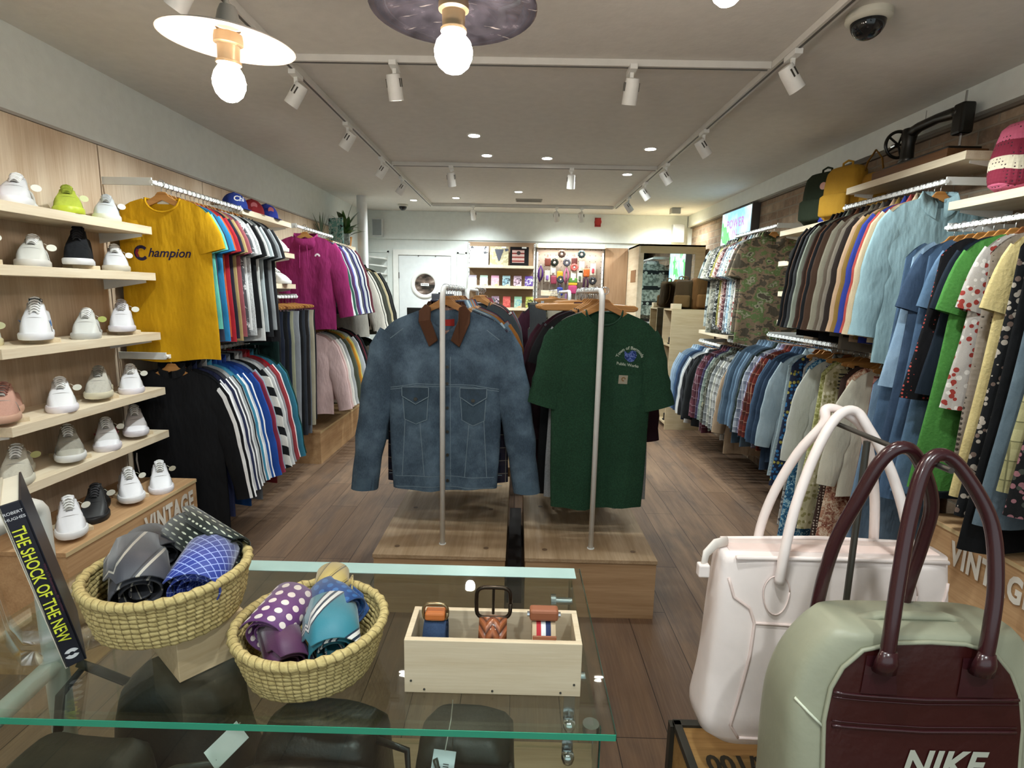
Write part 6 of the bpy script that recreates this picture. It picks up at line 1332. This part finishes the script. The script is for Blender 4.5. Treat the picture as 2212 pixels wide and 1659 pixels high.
m.build('publisher_mark', plain('#e4e4e6', .5), tb)
CLEAR = glass_mat((.96, .97, .97))
t = thing('acrylic_book_stand', 'clear acrylic stand propping up the art book', 'book stand', (-.745, .85, CZ+.0005), (0, 0, math.radians(BOOKR[0])))
MB().rings([[(x, y, z) for x, z in ((.04, .028), (.036, .002), (.0, .001), (-.05, .001), (-.075, .012), (-.088, .05), (-.096, .12), (-.118, .24))] for y in (-.055, .055)], False).build('bent_sheet', CLEAR, t, smooth='all', solid=.004)
MB().rings([[(x, y, z) for x, z in ((-.125, .001), (-.11, .06), (-.10, .13))] for y in (-.045, .045)], False).build('rear_leg', CLEAR, t, smooth='all', solid=.004)
t = thing('white_tube_frame', 'thick white tube frame standing at the left end of the counter', 'tube frame', (-.962, 1.03, 0)); r_ = .021
MB().tube([(0, 0, 0), (0, 0, 1.088)]+[(.0035*0, -.022*(1-math.cos(a)), 1.088+.022*math.sin(a)) for a in [PI/2*i/4 for i in range(1, 5)]]+[(.05, -.42, 1.11)], r_, 16).build('upper_tube', plain('#d6d8d4', .5), t, smooth='all')
MB().tube([(0, -.005, .76), (.05, -.42, .76)], .019, 14).build('lower_tube', plain('#d6d8d4', .5), t, smooth='all'); MB().tube([(.05, -.42, 0), (.05, -.42, 1.12)], r_, 16).build('front_post', plain('#d6d8d4', .5), t, smooth='all')

# ================================================================ DARK BAGS INSIDE THE COUNTER
def darkbag(x, y, z, yaw, w, d, h, mat, label, strap=None, seed=1, tilt=0.0, flap=None):
    t = thing('handbag', label, 'handbag', (x, y, z), (tilt, 0, yaw), 'dark handbags inside the counter')
    softbox(w, d, h, p=.55, top=.72, bulge=.25, wr=.006, seed=seed).build('bag_body', mat, t, smooth='all')
    if flap: softbox(w*.86, .03, h*.55, p=.6, bulge=.4, wr=.003, seed=seed+4).build('front_flap', flap, t, smooth='all', loc=(0, -d/2-.004, h*.35))
    for s in (strap or []): MB().tube(s, .008, 8, flat=.5).build('strap', mat, t, smooth='all')
    return t
LB = plain('#15140f', .35, bumpy=90); LG = plain('#26261c', .45, bumpy=70); LK = plain('#1e1a17', .32, bumpy=60)
darkbag(-.66, .985, .521, .15, .28, .15, .27, plain('#1c1b17', .5, bumpy=60), 'black handbag with folded sides at the back left inside the counter', [[(-.10, -.02, .26), (-.17, -.02, .30), (-.21, -.03, .25), (-.215, -.04, .18)], [(-.09, -.03, .27), (-.13, -.05, .315), (-.16, -.05, .33)]], 1)
darkbag(-.74, .815, .5215, -.05, .30, .13, .235, LG, 'olive black handbag at the front left inside the counter', [[(.12, -.02, .20), (.19, -.02, .235), (.26, -.02, .25)]], 2, 0, LG)
darkbag(-.33, .86, .521, .0, .29, .15, .275, LB, 'glossy black shoulder bag under the right-hand basket', [[(.10, -.03, .26), (.155, -.04, .25), (.16, -.05, .20), (.10, -.06, .14)]], 3, 0, LK)
darkbag(-.07, .83, .521, .05, .215, .13, .30, LG, 'dark brown leather bag with a price tag under the belt tray', [[(-.05, -.075, .30), (-.02, -.09, .22), (.0, -.09, .12), (.02, -.085, .03)], [(.07, -.07, .28), (.09, -.08, .15), (.09, -.08, .03)]], 4, 0, LK)
t = thing('price_tag', 'white barcode price tag hanging from the dark brown bag', 'price tag', (-.105, .742, .80), (-.55, .12, 0)); B(-.018, 0, -.035, .018, .0012, .035).build('card', plain('#c9cfd4', .5), t, bevel=.0008)
m = MB()
for i in range(11): m.box(.000, -.0006, -.016+i*.0032, .009, -.0002, -.0148+i*.0032)
m.build('barcode', plain('#3a3a3e', .6), t); tv, tf = text_mesh('£', .012, .0002); MB().add([(-z-.004, -.0006, x+.01) for x, y, z in tv], tf).build('price_lettering', BLACK, t)
MB().tube([(0, -.0, .034), (.002, .02, .075), (.0, .04, .10)], .0009, 6).build('string', plain('#b0aea4', .6), t)
tag(B(-.02, -.03, 0, .02, .03, .001).build('paper_tag', plain('#c9ccca', .6), loc=(-.475, .80, .78), rot=(.5, .3, -.6)), 'white paper tag between the two left handbags', 'tag'); bpy.data.objects['paper_tag'].location.z = .790
MB_ = MB().tube([(0, 0, .0), (-.03, .03, -.03)], .0009, 6).build('string', plain('#b0aea4', .6), bpy.data.objects['paper_tag'])

# ================================================================ BAGS ON THE RIGHT, CRATE
def on(tr_, x, z, off=.003):
    h = tr_.ray_cast(Vector((x, -.6, z)), Vector((0, 1, 0)))[0]
    return Vector((x, (h.y if h else -.05)-off, z))
def arc(tr_, P, r, name, mat, par, off=.001, n=10):
    pts = []
    for a, b in zip(P[:-1], P[1:]):
        k = max(1, int(math.hypot(b[0]-a[0], b[1]-a[1])/.012)); pts += [(a[0]+(b[0]-a[0])*i/k, a[1]+(b[1]-a[1])*i/k) for i in range(k)]
    pts.append(P[-1]); return MB().tube([on(tr_, x, z, off) for x, z in pts], r, n).build(name, mat, par, smooth='all')
PINK = plain('#f0e2dd', .38, 0, .4, 0, 30); PINKD = plain('#e6d0c9', .45)
def rbag(w, d, h, prof, n=48, m=22, p=.32, seed=0, wr=.0):
    """prof(f) -> (half width factor, depth factor)"""
    r = random.Random(seed); q = r.uniform(0, 6); rs = []
    for i in range(m+1):
        f = i/m; a_, b_ = prof(f)
        rs.append([(w/2*a_*sgnpow(math.cos(a), p)+wr*math.sin(6*f+2*a+q), d/2*b_*sgnpow(math.sin(a), p*1.3)*(1+.05*math.cos(a)**2*0)+wr*math.sin(9*f+3*a+q), h*f) for a in [2*PI*j/n for j in range(n)]])
    return MB().rings(rs, True, (True, True))
t = thing('pink_tote_bag', 'pale pink leather tote bag hanging beside the counter', 'handbag', (.612, .995, .685), (0, 0, 0))
def pp(f):
    e = min(1, f/.14); k = .84+.16*math.sqrt(max(0, 1-(1-e)**2)); return (k*(1.06-.12*f), (.75+.25*e)*(1.0-.35*f))
bo = rbag(.455, .13, .39, pp, wr=.0025, seed=2).build('bag_body', PINK, t, smooth='all'); tr_ = bvh_of(bo)
arc(tr_, [(-.205, .345), (-.195, .31), (-.165, .29), (-.155, .262), (-.16, .20), (-.175, .10), (-.185, .05), (-.165, .018)], .0028, 'piping', PINKD, t)
arc(tr_, [(.205, .345), (.195, .31), (.165, .29), (.155, .262), (.16, .20), (.175, .10), (.185, .05), (.165, .018)], .0028, 'piping', PINKD, t)
arc(tr_, [(-.155, .262), (0, .255), (.155, .262)], .0026, 'pocket_seam', PINKD, t); arc(tr_, [(-.165, .018), (0, .012), (.165, .018)], .0028, 'piping', PINKD, t)
for yy in (-.045, .045): MB().tube([(-.196, yy*.9, .388), (0, yy, .392), (.196, yy*.9, .388)], .0045, 8).build('top_edge', PINK, t, smooth='all')
B(-.20, -.016, .386, .20, .016, .392).build('zip_panel', PINKD, t, bevel=.002)
MB().tube([(-.20, .0, .402), (-.225, -.01, .40), (-.245, -.02, .385), (-.252, -.03, .365)], [.010, .011, .010, .008], 10, flat=.5).build('zip_tab', plain('#ddd4cc', .5), t, smooth='all'); B(-.263, -.04, .345, -.242, -.022, .370).build('zip_end', PINK, t, bevel=.003)
rodz, rody0, rody1 = 1.325, .70, 1.06; RX = .606
for (yy, dy, dx_) in ((-1, -.052, .008), (1, .05, -.018)):
    top = Vector((dx_, (.005 if yy < 0 else .035), rodz-.682+.018))
    P = [(-.118, dy, .345), (-.114, dy, .41), (-.098, dy*.8, .49), (-.068, dy*.5, .575), (-.035, dy*.2, .635)]
    pts = [Vector(p) for p in P]+[Vector((dx_-.012, top.y*.5, top.z)), Vector((dx_+.012, top.y*.5, top.z))]+[Vector((-p[0], p[1], p[2])) for p in P[::-1]]
    # smooth
    sm = []
    for i in range(len(pts)-1):
        p0, p1, p2, p3 = pts[max(i-1, 0)], pts[i], pts[i+1], pts[min(i+2, len(pts)-1)]
        for k in range(5):
            u = k/5; sm.append(.5*((2*p1)+(-p0+p2)*u+(2*p0-5*p1+4*p2-p3)*u*u+(-p0+3*p1-3*p2+p3)*u**3))
    sm.append(pts[-1]); MB().tube(sm, .0088, 12).build('handle', PINK, t, smooth='all')
    if yy < 0:
        for s in (-1, 1):
            el = [(s*.118+.024*math.cos(a), .325+.045*math.sin(a)*(1 if math.sin(a) < 0 else .7)) for a in [2*PI*i/24 for i in range(24)]]
            decal('handle_patch', [(x, 0, z) for x, z in el], [tuple(range(24))], tr_, PINK, t, .003)
            arc(tr_, el+[el[0]], .0012, 'patch_stitching', PINKD, t, .0035, 6)
MAR = plain('#351210', .32, 0, .45, .1, 40); SAGE = plain('#93947f', .42, 0, .4, 0, 40); MARH = plain('#35161a', .25, 0, .5, .2)
t = thing('bowling_bag', 'maroon and sage sports bag lettered NIKE hanging in front of the pink bag', 'handbag', (.612, .775, .700), (0, 0, 0))
def pn(f):
    e = min(1, f/.12); k = .86+.14*math.sqrt(max(0, 1-(1-e)**2)); s_ = 1.0 if f < .58 else math.sqrt(max(.0, 1-((f-.58)/.47)**2.3)); return (k*(.42+.58*s_) if f > .58 else k, (.8+.2*e)*(1-.45*max(0, f-.3)/.7))
bo = rbag(.385, .16, .372, pn, wr=.0025, seed=4, m=30).build('bag_body', SAGE, t, smooth='all'); tr_ = bvh_of(bo)
pan = [(-.150, .012), (-.152, .12), (-.150, .24), (-.142, .29), (-.128, .322), (-.102, .350), (-.055, .362), (-.005, .364), (.045, .362), (.088, .350), (.112, .322), (.126, .29), (.134, .24), (.136, .12), (.134, .012)]
decal('maroon_panel', [(x, 0, z) for x, z in pan], [tuple(range(len(pan)))], tr_, MAR, t, .0045, maxlen=.02)
arc(tr_, pan, .0032, 'sage_piping', SAGE, t, .003)
for zz in (.285, .278, .243, .236): arc(tr_, [(-.140, zz), (-.01, zz-.004), (.124, zz)], .0011 if zz in (.278, .243) else .0024, 'band_seam', MARH, t, .0052, 6)
for s in (-1, 1): arc(tr_, [(s*.186, .262), (s*.17, .248), (s*.152, .232)], .0022, 'side_pocket_edge', plain('#c9cdb8', .5), t, .002)
MB().tube([(-.17, -.0, .30), (-.11, .0, .358), (-.05, 0, .375), (.05, 0, .375), (.11, 0, .358), (.17, 0, .30)], .006, 8, flat=1.6).build('zip_welt', SAGE, t, smooth='all')
tv, tf = text_mesh('NIKE', .052, .0017, .32, space=1.04); decal('brand_lettering', [(x+.018, y, z+.168) for x, y, z in tv], tf, tr_, plain('#a9aa9c', .6), t, .0062, maxlen=.01)
sw = [(-.058, .142), (-.070, .128), (-.072, .112), (-.06, .100), (-.035, .100), (.0, .110), (.10, .146), (.02, .124), (-.02, .112), (-.042, .111), (-.055, .120)]
decal('swoosh_mark', [(x+.014, 0, z+.014) for x, z in sw], [tuple(range(11))], tr_, plain('#a9aa9c', .6), t, .0062, maxlen=.012)
def loop(P, r, name, mat, par, k_=6):
    pts = [Vector(p) for p in P]; sm = []
    for i in range(len(pts)-1):
        p0, p1, p2, p3 = pts[max(i-1, 0)], pts[i], pts[i+1], pts[min(i+2, len(pts)-1)]
        for k in range(k_):
            u = k/k_; sm.append(.5*((2*p1)+(-p0+p2)*u+(2*p0-5*p1+4*p2-p3)*u*u+(-p0+3*p1-3*p2+p3)*u**3))
    sm.append(pts[-1]); return MB().tube(sm, r, 12).build(name, mat, par, smooth='all')
for (x0, x1, yy, xa, za, ztop) in ((-.078, .060, -.070, .03, .335, rodz-.705+.015), (-.115, .022, .052, -.012, .35, rodz-.705+.018)):
    w_ = (x1-x0)/2; xm = (x0+x1)/2
    loop([(x0, yy*.96, za), (x0+.004, yy*.9, za+.06), (x0+.012, yy*.75, za+.13), (x0+.028, yy*.5, ztop-.09), (xm-.026+.006, yy*.28, ztop-.022), (xm+.006, yy*.2, ztop), (xm+.036, yy*.28, ztop-.022), (x1+.004, yy*.5, ztop-.09), (x1+.010, yy*.75, za+.13), (x1+.005, yy*.9, za+.06), (x1, yy*.96, za)], .0098, 'handle', MARH, t)
    if yy < 0:
        for xx in (x0, x1):
            decal('handle_tab', [(xx-.020, 0, .345), (xx+.020, 0, .345), (xx+.026, 0, .288), (xx-.026, 0, .288)], [(0, 1, 2, 3)], tr_, MARH, t, .0065); 
            MB().rings([[(xx+r_*math.cos(a), -.070+r_*.7*math.sin(a)+q_, z) for a in [2*PI*j/14 for j in range(14)]] for r_, z, q_ in ((.017, .328, .004), (.0155, .345, .001), (.0112, .362, .0))], True, (True, True)).build('handle_collar', MARH, t, smooth='all')
t = thing('bag_stand', 'thin dark metal bag stand with a top rod holding the handbags', 'bag stand', (RX-.004, .86, .6))
MB().tube([(0, .165, rodz-.6-.004), (.0, -.13, rodz-.6-.004)], .0045, 10).build('top_rod', DARKMET, t, smooth=True); MB().tube([(-.012, .035, 0), (-.012, .035, rodz-.608)], .0055, 10).build('upright_rod', DARKMET, t, smooth=True); B(-.10, -.05, 0, .08, .12, .006).build('foot_plate', DARKMET, t)
# crate
t = thing('stencilled_crate', 'old metal-edged wooden crate with upside-down stencilled lettering', 'crate', (.62, .90, 0)); cx, cy = .245, .205; CW = wood('#a98550', '#7c5a30', 0, 1.5, .7, 'crate_wood')
B(-cx, -cy, 0, cx, cy, .592).build('crate_body', CW, t); 
EDGM = plain('#3c3a33', .5, .5)
for bx in ((-cx-.003, -cy-.003, .582, cx+.003, -cy+.014, .599), (-cx-.003, cy-.014, .582, cx+.003, cy+.003, .599), (-cx-.003, -cy, .582, -cx+.014, cy, .599), (cx-.014, -cy, .582, cx+.003, cy, .599)): B(*bx).build('metal_edge', EDGM, t, bevel=.001)
for s in (-1, 1):
    for q in (-1, 1): B(s*cx-.010, q*cy-.010, 0, s*cx+.010, q*cy+.010, .59).build('metal_corner', EDGM, t)
INK = plain('#2f2616', .7)
for w_, yy, xx, sz in (('C/100', .115, -.135, .058), ('ORE', .045, -.085, .062), ('SINGA', -.03, -.08, .062)):
    if w_ == 'SINGA': continue
    tv, tf = text_mesh(w_, sz, .002); MB().add([(xx-x, yy-z, .5935) for x, y, z in tv], tf).build('stencil_lettering', INK, t)
print('objects', len(bpy.data.objects))
